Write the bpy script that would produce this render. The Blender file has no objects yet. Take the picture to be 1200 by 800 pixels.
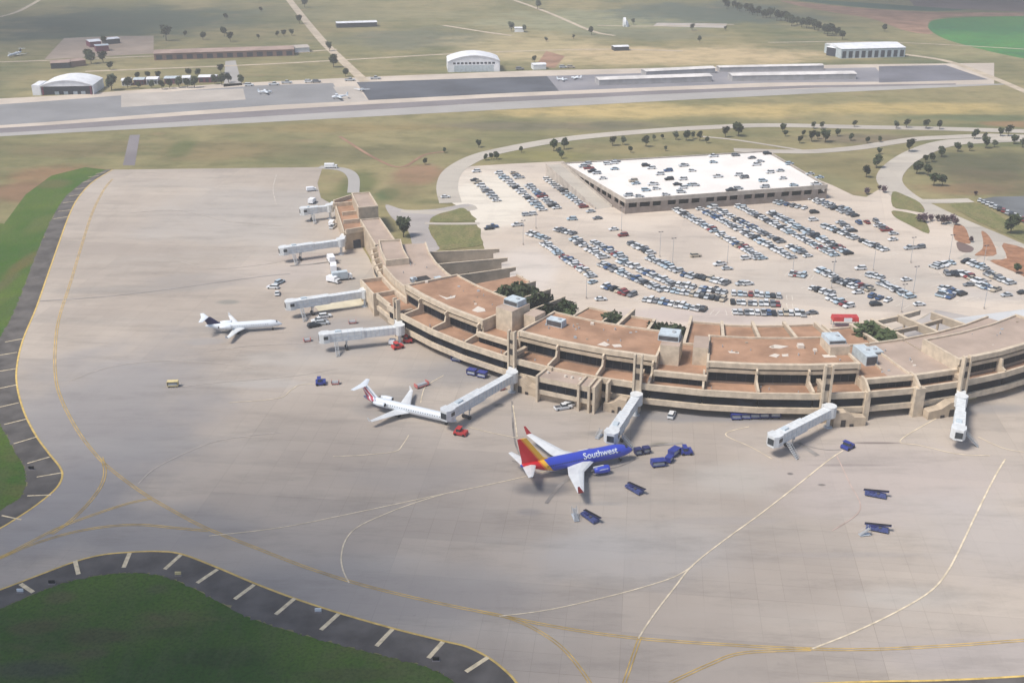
import bpy, bmesh, math, random
from mathutils import Vector, Matrix
from mathutils.geometry import tessellate_polygon
R = math.radians
random.seed(7)
scene = bpy.context.scene
COL = scene.collection

# ---------------------------------------------------------------- camera frame
F, YH, SL = 1300.0, -158.0, 0.0061
PIT = math.atan((400 - YH) / F)
H = math.cos(PIT) / SL
def P(x, y, z=0.0):
    """ground point (height z) that the survey photo shows at x, y"""
    c, s = math.cos(PIT), math.sin(PIT)
    u, v = (x - 600) / F, (400 - y) / F
    dx, dy, dz = u, c + v * s, -s + v * c
    t = (z - H) / dz
    return (dx * t, dy * t)
CX, CY = 84.0, 441.0
def pol(r, ph):
    return (CX + r * math.sin(R(ph)), CY - r * math.cos(R(ph)))

# ---------------------------------------------------------------- materials
M = {}
def newmat(name):
    m = bpy.data.materials.new(name); m.use_nodes = True
    nt = m.node_tree; b = nt.nodes['Principled BSDF']
    M[name] = m
    return m, nt, b
def mixc(nt, fac, a, b, mode='MIX'):
    n = nt.nodes.new('ShaderNodeMix'); n.data_type = 'RGBA'; n.blend_type = mode
    for k, v in ((0, fac), (6, a), (7, b)):
        if hasattr(v, 'is_output'): nt.links.new(v, n.inputs[k])
        elif k == 0: n.inputs[0].default_value = v
        else: n.inputs[k].default_value = (*v, 1) if len(v) == 3 else v
    return n.outputs[2]
def mth(nt, op, a, b=None, c=None, clamp=False):
    n = nt.nodes.new('ShaderNodeMath'); n.operation = op; n.use_clamp = clamp
    for k, v in enumerate((a, b, c)):
        if v is None: continue
        if hasattr(v, 'is_output'): nt.links.new(v, n.inputs[k])
        else: n.inputs[k].default_value = v
    return n.outputs[0]
def coord(nt, sc=(1, 1, 1), rot=0):
    t = nt.nodes.new('ShaderNodeTexCoord'); m = nt.nodes.new('ShaderNodeMapping')
    nt.links.new(t.outputs['Object'], m.inputs[0])
    m.inputs['Scale'].default_value = sc; m.inputs['Rotation'].default_value = (0, 0, rot)
    return m.outputs[0]
def noise(nt, vec, scale, detail=4, rough=.55):
    n = nt.nodes.new('ShaderNodeTexNoise'); nt.links.new(vec, n.inputs['Vector'])
    n.inputs['Scale'].default_value = scale; n.inputs['Detail'].default_value = detail
    n.inputs['Roughness'].default_value = rough
    return n.outputs['Fac']
def ramp(nt, fac, lo, hi):
    n = nt.nodes.new('ShaderNodeMapRange'); nt.links.new(fac, n.inputs[0])
    n.inputs[1].default_value = lo; n.inputs[2].default_value = hi
    n.interpolation_type = 'SMOOTHSTEP'
    return n.outputs[0]
def simple(name, col, rough=.7, metal=0.0, var=.12, scale=.6, spec=.3, col2=None):
    m, nt, b = newmat(name)
    v = coord(nt)
    f = ramp(nt, noise(nt, v, scale), .3, .7)
    c2 = col2 or tuple(c * (1 - var * 2) for c in col)
    c1 = tuple(min(1, c * (1 + var)) for c in col) if col2 is None else col
    nt.links.new(mixc(nt, f, c1, c2), b.inputs['Base Color'])
    b.inputs['Roughness'].default_value = rough; b.inputs['Metallic'].default_value = metal
    b.inputs['Specular IOR Level'].default_value = spec
    return m
def blobs(nt, base, vec, lst):
    """ground patches of another soil or plant colour: centre, radii, colour, strength (metres)"""
    nz = noise(nt, vec, .02, 5, .6)
    nz = mth(nt, 'MULTIPLY', mth(nt, 'SUBTRACT', nz, .5), 1.8)
    sep = nt.nodes.new('ShaderNodeSeparateXYZ'); nt.links.new(vec, sep.inputs[0])
    out = base
    for (px, py, rx, ry, col, st) in lst:
        x, y = P(px, py)
        x2, _ = P(px + rx, py); _, y2 = P(px, py - ry); _, y3 = P(px, py + ry)
        ax = abs(x2 - x); ay = abs(y2 - y3) / 2
        a = mth(nt, 'POWER', mth(nt, 'DIVIDE', mth(nt, 'SUBTRACT', sep.outputs[0], x), ax), 2)
        d = mth(nt, 'DIVIDE', mth(nt, 'SUBTRACT', sep.outputs[1], y), ay)
        q = mth(nt, 'SQRT', mth(nt, 'ADD', a, mth(nt, 'MULTIPLY', d, d)))
        q = mth(nt, 'ADD', q, nz)
        f = mth(nt, 'MULTIPLY', ramp(nt, q, 1.15, .45), st)
        out = mixc(nt, f, out, col)
    return out

GREEN = (.075, .115, .04); DGREEN = (.028, .06, .018); RED = (.27, .155, .09); TAN = (.33, .27, .15)
OLIVE = (.17, .17, .085); BLUEG = (.10, .125, .085)
def terrain_mat():
    m, nt, b = newmat('prairie')
    v = coord(nt)
    n1 = ramp(nt, noise(nt, coord(nt, (1, .45, 1), .2), .011, 6, .6), .38, .62)
    c = mixc(nt, n1, (.18, .175, .085), (.29, .25, .13))
    n2 = ramp(nt, noise(nt, coord(nt, (1, .3, 1), -.15), .006, 5, .6), .5, .7)
    c = mixc(nt, n2, c, (.13, .145, .080))
    n4 = ramp(nt, noise(nt, coord(nt, (.12, 1.2, 1), -.16), .03, 5, .65), .42, .68)
    c = mixc(nt, mth(nt, 'MULTIPLY', n4, .5), c, (.30, .24, .13))
    n5 = ramp(nt, noise(nt, coord(nt, (.15, 1.0, 1), -.1), .022, 4, .6), .52, .7)
    c = mixc(nt, mth(nt, 'MULTIPLY', n5, .6), c, (.09, .12, .055))
    c = blobs(nt, c, v, [
        (150, 25, 170, 22, (.085, .115, .085), .85), (90, 40, 100, 10, (.07, .10, .075), .6), (500, 45, 120, 14, (.14, .15, .11), .7),
        (450, 18, 150, 9, (.27, .25, .14), .6), (620, 55, 110, 22, (.46, .38, .22), .75), (800, 65, 190, 14, (.54, .42, .25), .9), (700, 25, 160, 16, (.30, .31, .20), .6),
        (830, 15, 130, 16, (.09, .12, .10), .85), (760, 40, 100, 8, (.16, .17, .12), .6), (1130, 62, 80, 9, (.33, .30, .16), .6),
        (70, 175, 110, 10, (.20, .165, .09), .8), (60, 205, 70, 14, RED, .75), (20, 225, 70, 14, (.24, .14, .09), .8),
        (250, 175, 90, 14, (.24, .185, .10), .7), (215, 172, 20, 14, GREEN, .6), (420, 150, 180, 6, (.27, .21, .10), .7),
        (430, 180, 110, 12, (.15, .14, .075), .7), (760, 130, 210, 10, (.50, .385, .175), .9), (1060, 128, 170, 9, (.46, .355, .155), .9),
        (640, 148, 160, 7, (.16, .145, .10), .8), (1130, 138, 100, 5, (.12, .15, .08), .7), (1190, 146, 50, 4, (.28, .17, .09), .8),
        (420, 215, 26, 20, (.12, .14, .055), .8), (485, 205, 34, 14, (.29, .18, .115), .9), (455, 228, 18, 9, (.075, .13, .05), .9),
        (470, 225, 30, 14, (.18, .15, .08), .6), (620, 182, 70, 8, (.24, .22, .09), .8), (760, 175, 120, 6, (.26, .22, .11), .7),
        (980, 190, 60, 12, (.22, .19, .10), .7), (1000, 200, 30, 18, (.21, .18, .09), .7), (1000, 163, 90, 7, (.17, .14, .10), .8),
        (1150, 190, 90, 18, (.10, .10, .06), .85), (1130, 222, 70, 8, (.24, .15, .09), .7), (1170, 215, 60, 20, (.14, .11, .07), .6)])
    n3 = ramp(nt, noise(nt, coord(nt, (.7, 1, 1), .2), .07, 7, .7), .42, .66)
    c = mixc(nt, mth(nt, 'MULTIPLY', n3, .55), c, mixc(nt, .6, c, (.05, .065, .03)))
    n6 = ramp(nt, noise(nt, coord(nt, (.6, 1, 1), .6), .045, 6, .7), .55, .72)
    c = mixc(nt, mth(nt, 'MULTIPLY', n6, .45), c, (.29, .20, .125))
    nt.links.new(c, b.inputs['Base Color']); b.inputs['Roughness'].default_value = .95
    b.inputs['Specular IOR Level'].default_value = .1
def grass_mat(name, c1, c2, c3, sc=.03, bl=()):
    m, nt, b = newmat(name)
    v = coord(nt)
    c = mixc(nt, ramp(nt, noise(nt, v, sc, 6, .6), .35, .65), c1, c2)
    c = mixc(nt, ramp(nt, noise(nt, coord(nt, (1, 2, 1), .5), sc * .7, 4, .6), .56, .74), c, c3)
    c = blobs(nt, c, v, bl)
    c = mixc(nt, mth(nt, 'MULTIPLY', ramp(nt, noise(nt, coord(nt, (1, .4, 1), .3), .25, 6, .7), .4, .65), .45), c, (.10, .13, .05))
    c = mixc(nt, mth(nt, 'MULTIPLY', ramp(nt, noise(nt, v, 1.2, 4, .7), .4, .7), .5), c, (.02, .03, .012))
    nt.links.new(c, b.inputs['Base Color']); b.inputs['Roughness'].default_value = .95
    b.inputs['Specular IOR Level'].default_value = .1
def concrete_mat(name, c1, c2, blob, joint=6.0, rot=.3, jfac=.25):
    m, nt, b = newmat(name)
    v = coord(nt)
    c = mixc(nt, ramp(nt, noise(nt, v, .012, 5, .6), .35, .65), c1, c2)
    # slabs, each with a tone of its own
    br = nt.nodes.new('ShaderNodeTexBrick'); nt.links.new(coord(nt, (1, 1, 1), rot), br.inputs['Vector'])
    br.offset = 0; br.inputs['Scale'].default_value = 1.0
    br.inputs['Brick Width'].default_value = joint * 9; br.inputs['Row Height'].default_value = joint * 2.5
    br.inputs['Mortar Size'].default_value = .05; br.inputs['Color1'].default_value = (.84, .84, .85, 1)
    br.inputs['Color2'].default_value = (1.06, 1.05, 1.03, 1); br.inputs['Mortar'].default_value = (.7, .68, .66, 1)
    c = mixc(nt, .6, c, br.outputs['Color'], 'MULTIPLY')
    b2 = nt.nodes.new('ShaderNodeTexBrick'); nt.links.new(coord(nt, (1, 1, 1), rot), b2.inputs['Vector'])
    b2.offset = 0; b2.inputs['Scale'].default_value = 1.0
    b2.inputs['Brick Width'].default_value = joint; b2.inputs['Row Height'].default_value = joint
    b2.inputs['Mortar Size'].default_value = .045; b2.inputs['Color1'].default_value = (.93, .93, .93, 1)
    b2.inputs['Color2'].default_value = (1.03, 1.03, 1.02, 1); b2.inputs['Mortar'].default_value = (.6, .58, .56, 1)
    c = mixc(nt, mth(nt, 'MULTIPLY', ramp(nt, noise(nt, v, .02, 4, .6), .35, .6), jfac * 1.3), c, b2.outputs['Color'], 'MULTIPLY')
    c = blobs(nt, c, v, blob)
    st = ramp(nt, noise(nt, coord(nt, (.35, 1.3, 1), rot), .09, 7, .72), .46, .68)
    c = mixc(nt, mth(nt, 'MULTIPLY', st, .46), c, mixc(nt, .5, c, (.12, .11, .10)))
    s4 = ramp(nt, noise(nt, coord(nt, (.25, 1, 1), -.4), .035, 6, .65), .5, .72)
    c = mixc(nt, mth(nt, 'MULTIPLY', s4, .35), c, mixc(nt, .6, c, (.52, .50, .46)))
    s5 = ramp(nt, noise(nt, coord(nt, (1, .3, 1), .9), .05, 6, .7), .55, .75)
    c = mixc(nt, mth(nt, 'MULTIPLY', s5, .3), c, mixc(nt, .5, c, (.14, .12, .11)))
    s2 = ramp(nt, noise(nt, v, .5, 5, .7), .6, .8)
    c = mixc(nt, mth(nt, 'MULTIPLY', s2, .24), c, (.14, .13, .12))
    nt.links.new(c, b.inputs['Base Color']); b.inputs['Roughness'].default_value = .85
    b.inputs['Specular IOR Level'].default_value = .25

terrain_mat()
grass_mat('lawn', (.055, .13, .020), (.11, .165, .032), (.17, .125, .07), .022, [(50, 262, 16, 14, (.14, .16, .05), .7), (25, 310, 14, 22, (.19, .12, .06), .6), (14, 360, 18, 18, (.07, .13, .03), .7), (60, 215, 26, 6, (.18, .14, .07), .6), (8, 330, 12, 16, (.16, .12, .07), .6)])
grass_mat('lawn_dark', (.038, .105, .016), (.085, .155, .026), (.15, .125, .065), .03, [(70, 700, 26, 10, (.13, .115, .06), .7), (40, 735, 40, 10, (.10, .09, .045), .7), (120, 745, 50, 12, (.085, .085, .04), .8), (110, 765, 30, 8, (.12, .10, .06), .6), (45, 785, 70, 14, (.075, .08, .06), .8), (185, 690, 14, 7, (.10, .11, .06), .6), (200, 740, 60, 9, (.045, .10, .016), .7), (250, 770, 80, 16, (.028, .06, .018), .6), (420, 790, 70, 9, (.085, .08, .04), .5)])  # darker than the other lawn: near-corner shade put into the colour
grass_mat('island_grass', (.21, .21, .09), (.25, .22, .11), (.30, .20, .12), .09)
grass_mat('crop_field', (.03, .20, .07), (.08, .30, .07), (.03, .15, .08), .01)
grass_mat('teal_field', (.06, .12, .10), (.07, .14, .10), (.05, .10, .09), .01)
simple('red_soil', (.33, .20, .14), .95, var=.15, scale=.05, spec=.1)
simple('brown_soil', (.19, .14, .13), .95, var=.12, scale=.02, spec=.1)
simple('mulch', (.34, .18, .11), .95, var=.15, scale=.3, spec=.1)
PINKB = (.40, .35, .32)
concrete_mat('apron_concrete', (.39, .338, .293), (.46, .405, .352), [
    (120, 480, 150, 110, (.29, .275, .275), .8), (60, 600, 120, 60, (.26, .25, .255), .8), (160, 620, 140, 34, (.27, .26, .26), .6), (400, 700, 260, 50, (.31, .29, .28), .6), (230, 330, 60, 10, (.31, .285, .265), .6), (130, 340, 90, 6, (.29, .27, .25), .5), (180, 520, 60, 24, (.30, .285, .28), .5), (330, 420, 70, 10, (.45, .42, .385), .5), (300, 450, 60, 6, (.44, .41, .38), .6), (470, 560, 90, 20, (.33, .30, .28), .5), (860, 560, 70, 24, (.46, .435, .40), .5), (700, 640, 90, 18, (.45, .425, .40), .45), (1060, 700, 80, 20, (.44, .42, .39), .4), (850, 610, 80, 5, (.32, .29, .275), .45), (1000, 650, 120, 4, (.33, .30, .285), .4),  # first large greys put the near-left corner's shade into the concrete
    (330, 310, 70, 26, (.46, .405, .36), .7), (300, 250, 130, 40, (.41, .385, .36), .6), (1050, 560, 170, 60, (.43, .375, .35), .7),
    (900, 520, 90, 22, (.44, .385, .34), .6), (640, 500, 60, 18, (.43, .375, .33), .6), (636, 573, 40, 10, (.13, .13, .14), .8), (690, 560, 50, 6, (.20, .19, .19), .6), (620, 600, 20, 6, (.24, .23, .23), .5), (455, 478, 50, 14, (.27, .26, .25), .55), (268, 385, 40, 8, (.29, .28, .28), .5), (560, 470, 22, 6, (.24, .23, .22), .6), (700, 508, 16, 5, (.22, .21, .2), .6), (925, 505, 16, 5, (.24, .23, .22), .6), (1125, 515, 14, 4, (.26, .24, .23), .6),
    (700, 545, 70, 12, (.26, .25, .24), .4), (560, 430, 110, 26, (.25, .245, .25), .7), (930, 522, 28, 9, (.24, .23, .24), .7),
    (775, 520, 20, 3, (.19, .18, .14), .8), (585, 475, 8, 3, (.12, .12, .12), .8), (470, 462, 40, 12, (.30, .29, .28), .5),
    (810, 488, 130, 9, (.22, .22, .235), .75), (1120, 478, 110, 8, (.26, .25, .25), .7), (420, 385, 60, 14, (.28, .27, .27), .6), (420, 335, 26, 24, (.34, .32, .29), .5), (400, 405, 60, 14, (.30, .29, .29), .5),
    (268, 354, 16, 3, (.22, .22, .20), .7), (355, 302, 40, 5, (.35, .28, .25), .5), (360, 318, 50, 12, (.42, .37, .34), .5),
    (1160, 620, 120, 60, (.43, .40, .385), .5), (750, 650, 150, 40, (.39, .375, .365), .5), (1000, 545, 60, 2, (.22, .19, .18), .5),
    (926, 555, 4, 1.6, (.12, .11, .11), .8), (963, 568, 5, 1.4, (.14, .13, .12), .8), (1030, 519, 40, 1.5, (.17, .14, .13), .8),
    (240, 400, 30, 5, (.31, .30, .30), .5), (700, 590, 40, 3, (.30, .29, .28), .4), (1165, 770, 200, 30, (.36, .33, .33), .5)], 6.0, .12, .5)
concrete_mat('lot_concrete', (.53, .455, .385), (.60, .525, .45), [
    (700, 290, 70, 30, (.48, .415, .35), .5), (1000, 330, 170, 35, (.44, .395, .35), .7), (575, 235, 60, 40, (.72, .67, .58), .8),
    (620, 320, 40, 40, (.60, .55, .51), .6), (800, 370, 160, 9, (.47, .40, .38), .6), (1160, 345, 60, 12, (.47, .43, .40), .6),
    (800, 285, 60, 25, (.42, .365, .32), .6)], 5.0, .25, .2)
concrete_mat('road_concrete', (.44, .40, .35), (.50, .46, .40), [], 8.0, .1, .1)
concrete_mat('pale_road', (.50, .52, .54), (.55, .56, .57), [], 8.0, .1, .15)
concrete_mat('plaza', (.38, .35, .34), (.44, .41, .39), [], 4.0, .1, .2)
simple('runway_tan', (.55, .48, .41), .9, var=.08, scale=.03, spec=.2)
simple('tarmac_grey', (.25, .25, .26), .85, var=.07, scale=.03, spec=.25)
simple('tarmac_dark', (.10, .108, .13), .85, var=.15, scale=.02, spec=.25)
simple('tarmac_worn', (.20, .20, .23), .85, var=.25, scale=.02, spec=.25, col2=(.30, .29, .31))
simple('tarmac_dark2', (.17, .17, .20), .85, var=.15, scale=.02)
simple('taxi_light', (.38, .365, .35), .85, var=.06, scale=.02, spec=.25)
simple('taxi_mid', (.22, .20, .21), .85, var=.08, scale=.02, spec=.25)
simple('slab_pink', (.45, .41, .37), .9, var=.06, scale=.05, spec=.2)
simple('pad_tan', (.36, .29, .235), .9, var=.1, scale=.03, spec=.2)
simple('dirt_road', (.52, .44, .34), .95, var=.1, scale=.1, spec=.1)
simple('asphalt', (.125, .115, .108), .9, var=.16, scale=.15, spec=.25)
simple('lot_asphalt', (.15, .16, .17), .9, var=.1, scale=.05, spec=.25)
simple('yellow_paint', (.66, .47, .15), .7, var=.12, scale=.5)
simple('orange_paint', (.58, .40, .13), .7, var=.2, scale=.25)
simple('cream_paint', (.72, .62, .46), .7, var=.14, scale=.4)
simple('bar_paint', (.74, .62, .42), .7, var=.12, scale=.7)
simple('faint_paint', (.52, .47, .42), .8, var=.12, scale=.3)
simple('pink_paint', (.52, .40, .35), .8, var=.12, scale=.3)
simple('bay_line', (.74, .70, .62), .8, var=.1, scale=.5)
simple('seam', (.33, .305, .29), .9, var=.15, scale=.05)
simple('stain', (.27, .25, .235), .9, var=.25, scale=.12)  # tyre stains and painted jet bridge shade
simple('bay_patch', (.60, .55, .42), .9, var=.08, scale=.2)
simple('wall_base', (.06, .054, .05), .9, var=.2, scale=.3)  # near-black: shade under the overhang put into the wall colour
simple('radial_tan', (.42, .35, .27), .9, var=.1, scale=.3)
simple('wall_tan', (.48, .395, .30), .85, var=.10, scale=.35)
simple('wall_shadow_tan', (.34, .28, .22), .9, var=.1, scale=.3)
simple('beam_tan', (.58, .49, .38), .8, var=.09, scale=.5)
simple('gravel_red', (.37, .225, .15), .95, var=.14, scale=.12, spec=.1)
simple('gravel_pink', (.42, .335, .28), .95, var=.08, scale=.1, spec=.1)
simple('roof_white', (.64, .58, .51), .7, var=.05, scale=1)
simple('dark_recess', (.045, .04, .04), .8)  # near-black stands in for shade in slots and openings
def glass_mat():
    m, nt, b = newmat('dark_glass')
    v = coord(nt)
    br = nt.nodes.new('ShaderNodeTexBrick'); nt.links.new(coord(nt, (.35, .35, .35)), br.inputs['Vector'])
    c = mixc(nt, ramp(nt, noise(nt, v, .25, 3), .4, .65), (.008, .009, .014), (.018, .022, .034))
    nt.links.new(c, b.inputs['Base Color']); b.inputs['Roughness'].default_value = .3
    b.inputs['Specular IOR Level'].default_value = .06
glass_mat()
simple('car_glass', (.035, .045, .055), .15, var=.2, spec=.6)
simple('tyre', (.02, .02, .02), .9)
simple('metal_grey', (.45, .47, .49), .5, .2, var=.08)
simple('metal_dark', (.10, .10, .11), .6, .2)
simple('unit_blue', (.50, .57, .62), .6, var=.08)
simple('bridge_white', (.66, .685, .70), .5, var=.06, scale=.8)
simple('bridge_shade', (.54, .60, .66), .6, var=.06, scale=.8)
simple('plane_white', (.74, .79, .84), .3, var=.02, spec=.5)
simple('wing_grey', (.70, .72, .73), .4, var=.05, scale=.4, spec=.4)
simple('deck_white', (.80, .765, .73), .8, var=.04, scale=.06)
simple('garage_base', (.27, .225, .20), .9, var=.1, scale=.3)
simple('garage_wall', (.46, .41, .36), .85, var=.1, scale=.3)
simple('paint_blue', (.03, .045, .26), .4, var=.1, spec=.5)
simple('paint_belt', (.07, .09, .24), .5, var=.2, scale=2)
simple('paint_navy', (.03, .035, .13), .5, var=.1)
simple('paint_red', (.50, .05, .05), .45, var=.1)
simple('paint_pinkred', (.55, .17, .16), .6, var=.1)
simple('paint_yellow', (.72, .60, .30), .5, var=.1)
simple('bldg_white', (.80, .82, .86), .6, var=.06, scale=.2)
simple('shed_grey', (.42, .41, .41), .7, var=.08, scale=.2)
simple('shed_roof', (.70, .675, .66), .7, var=.1, scale=.1)
simple('bldg_brown', (.26, .15, .125), .8, var=.1, scale=.1)
simple('roof_brown', (.38, .28, .24), .8, var=.1, scale=.1)
simple('door_dark', (.035, .045, .07), .5)
simple('maroon', (.20, .05, .09), .7)
simple('bark', (.10, .075, .055), .95)
def leaf_mat(name, c1, c2):
    m, nt, b = newmat(name)
    c = mixc(nt, ramp(nt, noise(nt, coord(nt), .9, 3), .35, .65), c1, c2)
    nt.links.new(c, b.inputs['Base Color']); b.inputs['Roughness'].default_value = .8
    b.inputs['Specular IOR Level'].default_value = .2
leaf_mat('leaf_dark', (.028, .042, .022), (.060, .078, .038))
leaf_mat('leaf_grey', (.07, .09, .06), (.105, .12, .075))
leaf_mat('leaf_green', (.045, .07, .03), (.075, .10, .042))
leaf_mat('leaf_purple', (.10, .06, .085), (.13, .09, .10))
CARS = {'white': (.68, .70, .72), 'silver': (.48, .51, .54), 'grey': (.20, .21, .23), 'black': (.02, .022, .028),
        'blue': (.05, .10, .22), 'red': (.24, .04, .04), 'beige': (.48, .42, .33), 'pale blue': (.42, .52, .60)}
for k, c in CARS.items():
    simple('car_' + k.replace(' ', '_'), c, .35, .0, var=.03, spec=.6)
CARW = ['white'] * 40 + ['silver'] * 22 + ['grey'] * 9 + ['black'] * 11 + ['blue'] * 4 + ['red'] * 3 + ['beige'] * 3 + ['pale blue'] * 10

def stripe_mat(name, base, k, bands, rough=.3):
    """paint in slanting bands: bands = [(upper limit of x+k*z, colour)]"""
    m, nt, b = newmat(name)
    t = nt.nodes.new('ShaderNodeTexCoord'); sp = nt.nodes.new('ShaderNodeSeparateXYZ')
    nt.links.new(t.outputs['Object'], sp.inputs[0])
    d = mth(nt, 'ADD', sp.outputs[0], mth(nt, 'MULTIPLY', sp.outputs[2], k))
    c = base
    for lim, col in bands:
        f = mth(nt, 'LESS_THAN', d, lim)
        c = mixc(nt, f, c, col)
    nt.links.new(c, b.inputs['Base Color']); b.inputs['Roughness'].default_value = rough
    b.inputs['Specular IOR Level'].default_value = .5
BLUE7 = (.045, .075, .52)
stripe_mat('livery_blue', BLUE7, .72, [(-6.1, (.92, .50, .04)), (-7.4, (.85, .20, .02)), (-7.9, (.68, .01, .02)), (-12.6, (.05, .09, .45))])
stripe_mat('livery_fin', (.92, .50, .04), .72, [(-7.1, (.86, .24, .02)), (-7.6, (.68, .01, .02))])
stripe_mat('livery_red_blue', (.74, .79, .84), 1.0, [(-7.6, (.30, .33, .46)), (-8.1, (.72, .76, .80)), (-8.5, (.52, .10, .14)), (-9.6, (.70, .72, .76)), (-10.1, (.52, .12, .16)), (-11.2, (.30, .32, .46)), (-12.5, (.74, .79, .84))])
simple('fin_navy', (.035, .035, .10), .4, var=.1)

# ---------------------------------------------------------------- object helpers
def tag(o, label=None, cat=None, group=None, kind=None):
    if label: o['label'] = label
    if cat: o['category'] = cat
    if group: o['group'] = group
    if kind: o['kind'] = kind
    return o
def empty(name, loc=(0, 0, 0), rz=0.0):
    o = bpy.data.objects.new(name, None); COL.objects.link(o)
    o.location = loc; o.rotation_euler = (0, 0, rz); o.empty_display_size = .5
    return o
class MB:
    def __init__(s): s.v = []; s.f = []; s.m = []; s.mats = []
    def mi(s, mat):
        if mat not in s.mats: s.mats.append(mat)
        return s.mats.index(mat)
    def add(s, vs, fs, mat):
        b = len(s.v); s.v += [tuple(p) for p in vs]; k = s.mi(mat)
        for f in fs: s.f.append([b + i for i in f]); s.m.append(k)
        return s
    def box(s, x0, x1, y0, y1, z0, z1, mat, tx=0, ty=0, xf=None):
        """box; tx, ty: inset of the top"""
        vs = [(x0, y0, z0), (x1, y0, z0), (x1, y1, z0), (x0, y1, z0), (x0 + tx, y0 + ty, z1), (x1 - tx, y0 + ty, z1), (x1 - tx, y1 - ty, z1), (x0 + tx, y1 - ty, z1)]
        if xf: vs = [tuple(xf @ Vector(p)) for p in vs]
        return s.add(vs, [(3, 2, 1, 0), (4, 5, 6, 7), (0, 1, 5, 4), (1, 2, 6, 5), (2, 3, 7, 6), (3, 0, 4, 7)], mat)
    def prism(s, pts, z0, z1, mat, top=None):
        """vertical prism over a polygon of (x, y)"""
        n = len(pts)
        ar = sum(pts[i][0] * pts[(i + 1) % n][1] - pts[(i + 1) % n][0] * pts[i][1] for i in range(n))
        if ar < 0: pts = pts[::-1]
        vs = [(p[0], p[1], z0) for p in pts] + [(p[0], p[1], z1) for p in pts]
        tris = tessellate_polygon([[Vector((p[0], p[1], 0)) for p in pts]])
        def up(t):
            a, b, c = (pts[i] for i in t)
            return t if (b[0] - a[0]) * (c[1] - a[1]) - (b[1] - a[1]) * (c[0] - a[0]) > 0 else t[::-1]
        tris = [up(tuple(t)) for t in tris]
        s.add(vs, [t[::-1] for t in tris] + [(i, (i + 1) % n, n + (i + 1) % n, n + i) for i in range(n)], mat)
        s.add([v for v in vs[n:]], tris, top or mat)
        return s
    def ring(s, r0, r1, z0, z1, a0, a1, mat, top=None):
        st = max(1, round(abs(a1 - a0) / 6.15))
        for i in range(st):
            a, b = a0 + (a1 - a0) * i / st, a0 + (a1 - a0) * (i + 1) / st
            q = [pol(r0, a), pol(r0, b), pol(r1, b), pol(r1, a)]
            vs = [(x, y, z0) for x, y in q] + [(x, y, z1) for x, y in q]
            fs = [(0, 1, 2, 3), (1, 0, 4, 5), (3, 2, 6, 7)]
            if i == 0: fs.append((0, 3, 7, 4))
            if i == st - 1: fs.append((2, 1, 5, 6))
            s.add(vs, fs, mat); s.add(vs[4:], [(3, 2, 1, 0)], top or mat)
        return s
    def fin(s, prof, a, t, mat):
        """radial wall: profile of (r, z), angle, thickness"""
        dx, dy = math.cos(R(a)) * t / 2, math.sin(R(a)) * t / 2
        n = len(prof); vs = []
        for sg in (-1, 1):
            for r, z in prof:
                x, y = pol(r, a); vs.append((x + dx * sg, y + dy * sg, z))
        tr = [tuple(t_) for t_ in tessellate_polygon([[Vector((r, z, 0)) for r, z in prof]])]
        s.add(vs, tr + [tuple(i + n for i in t_[::-1]) for t_ in tr] + [(i, (i + 1) % n, n + (i + 1) % n, n + i) for i in range(n)], mat)
        return s
    def cyl(s, p0, p1, r0, r1, mat, n=10, caps=True):
        p0, p1 = Vector(p0), Vector(p1); d = (p1 - p0).normalized()
        a = d.orthogonal().normalized(); b = d.cross(a)
        vs = [p0 + (a * math.cos(2 * math.pi * i / n) + b * math.sin(2 * math.pi * i / n)) * r0 for i in range(n)]
        vs += [p1 + (a * math.cos(2 * math.pi * i / n) + b * math.sin(2 * math.pi * i / n)) * r1 for i in range(n)]
        fs = [(i, (i + 1) % n, n + (i + 1) % n, n + i) for i in range(n)]
        if caps: fs += [tuple(range(n))[::-1], tuple(range(n, 2 * n))]
        return s.add(vs, fs, mat)
    def loft(s, secs, mat, n=20, caps=True):
        """secs: (x, zc, ry, rz) sections along x"""
        vs = []; fs = []
        for x, zc, ry, rz in secs:
            for i in range(n):
                a = 2 * math.pi * i / n
                vs.append((x, ry * math.cos(a), zc + rz * math.sin(a)))
        for k in range(len(secs) - 1):
            for i in range(n):
                j = (i + 1) % n
                fs.append((k * n + i, k * n + j, (k + 1) * n + j, (k + 1) * n + i))
        if caps: fs += [tuple(range(n))[::-1], tuple(range((len(secs) - 1) * n, len(secs) * n))]
        return s.add(vs, fs, mat)
    def wing(s, root, tip, mat, tk=.12, vert=False):
        """root, tip: (xLE, y, z, chord)"""
        vs = []
        prof = [(0, 0), (.12, .55), (.4, .9), (.75, .5), (1, .04), (.75, -.3), (.4, -.5), (.12, -.4)]
        for x, y, z, c in (root, tip):
            for u, w in prof:
                t = w * c * tk
                vs.append((x - u * c, y, z + t) if not vert else (x - u * c, y + t, z))
        n = len(prof)
        fs = [(i, (i + 1) % n, n + (i + 1) % n, n + i) for i in range(n)] + [tuple(range(n))[::-1], tuple(range(n, 2 * n))]
        return s.add(vs, fs, mat)
    def build(s, name, parent=None, smooth=False, fix=True):
        me = bpy.data.meshes.new(name)
        me.from_pydata(s.v, [], s.f)
        for k in s.mats: me.materials.append(M[k])
        me.polygons.foreach_set('material_index', s.m)
        if smooth: me.polygons.foreach_set('use_smooth', [True] * len(s.f))
        me.update()
        if fix:
            bm = bmesh.new(); bm.from_mesh(me); bmesh.ops.remove_doubles(bm, verts=bm.verts, dist=.0005)
            bmesh.ops.recalc_face_normals(bm, faces=bm.faces); bm.to_mesh(me); bm.free()
        o = bpy.data.objects.new(name, me); COL.objects.link(o)
        if parent: o.parent = parent
        return o
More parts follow.
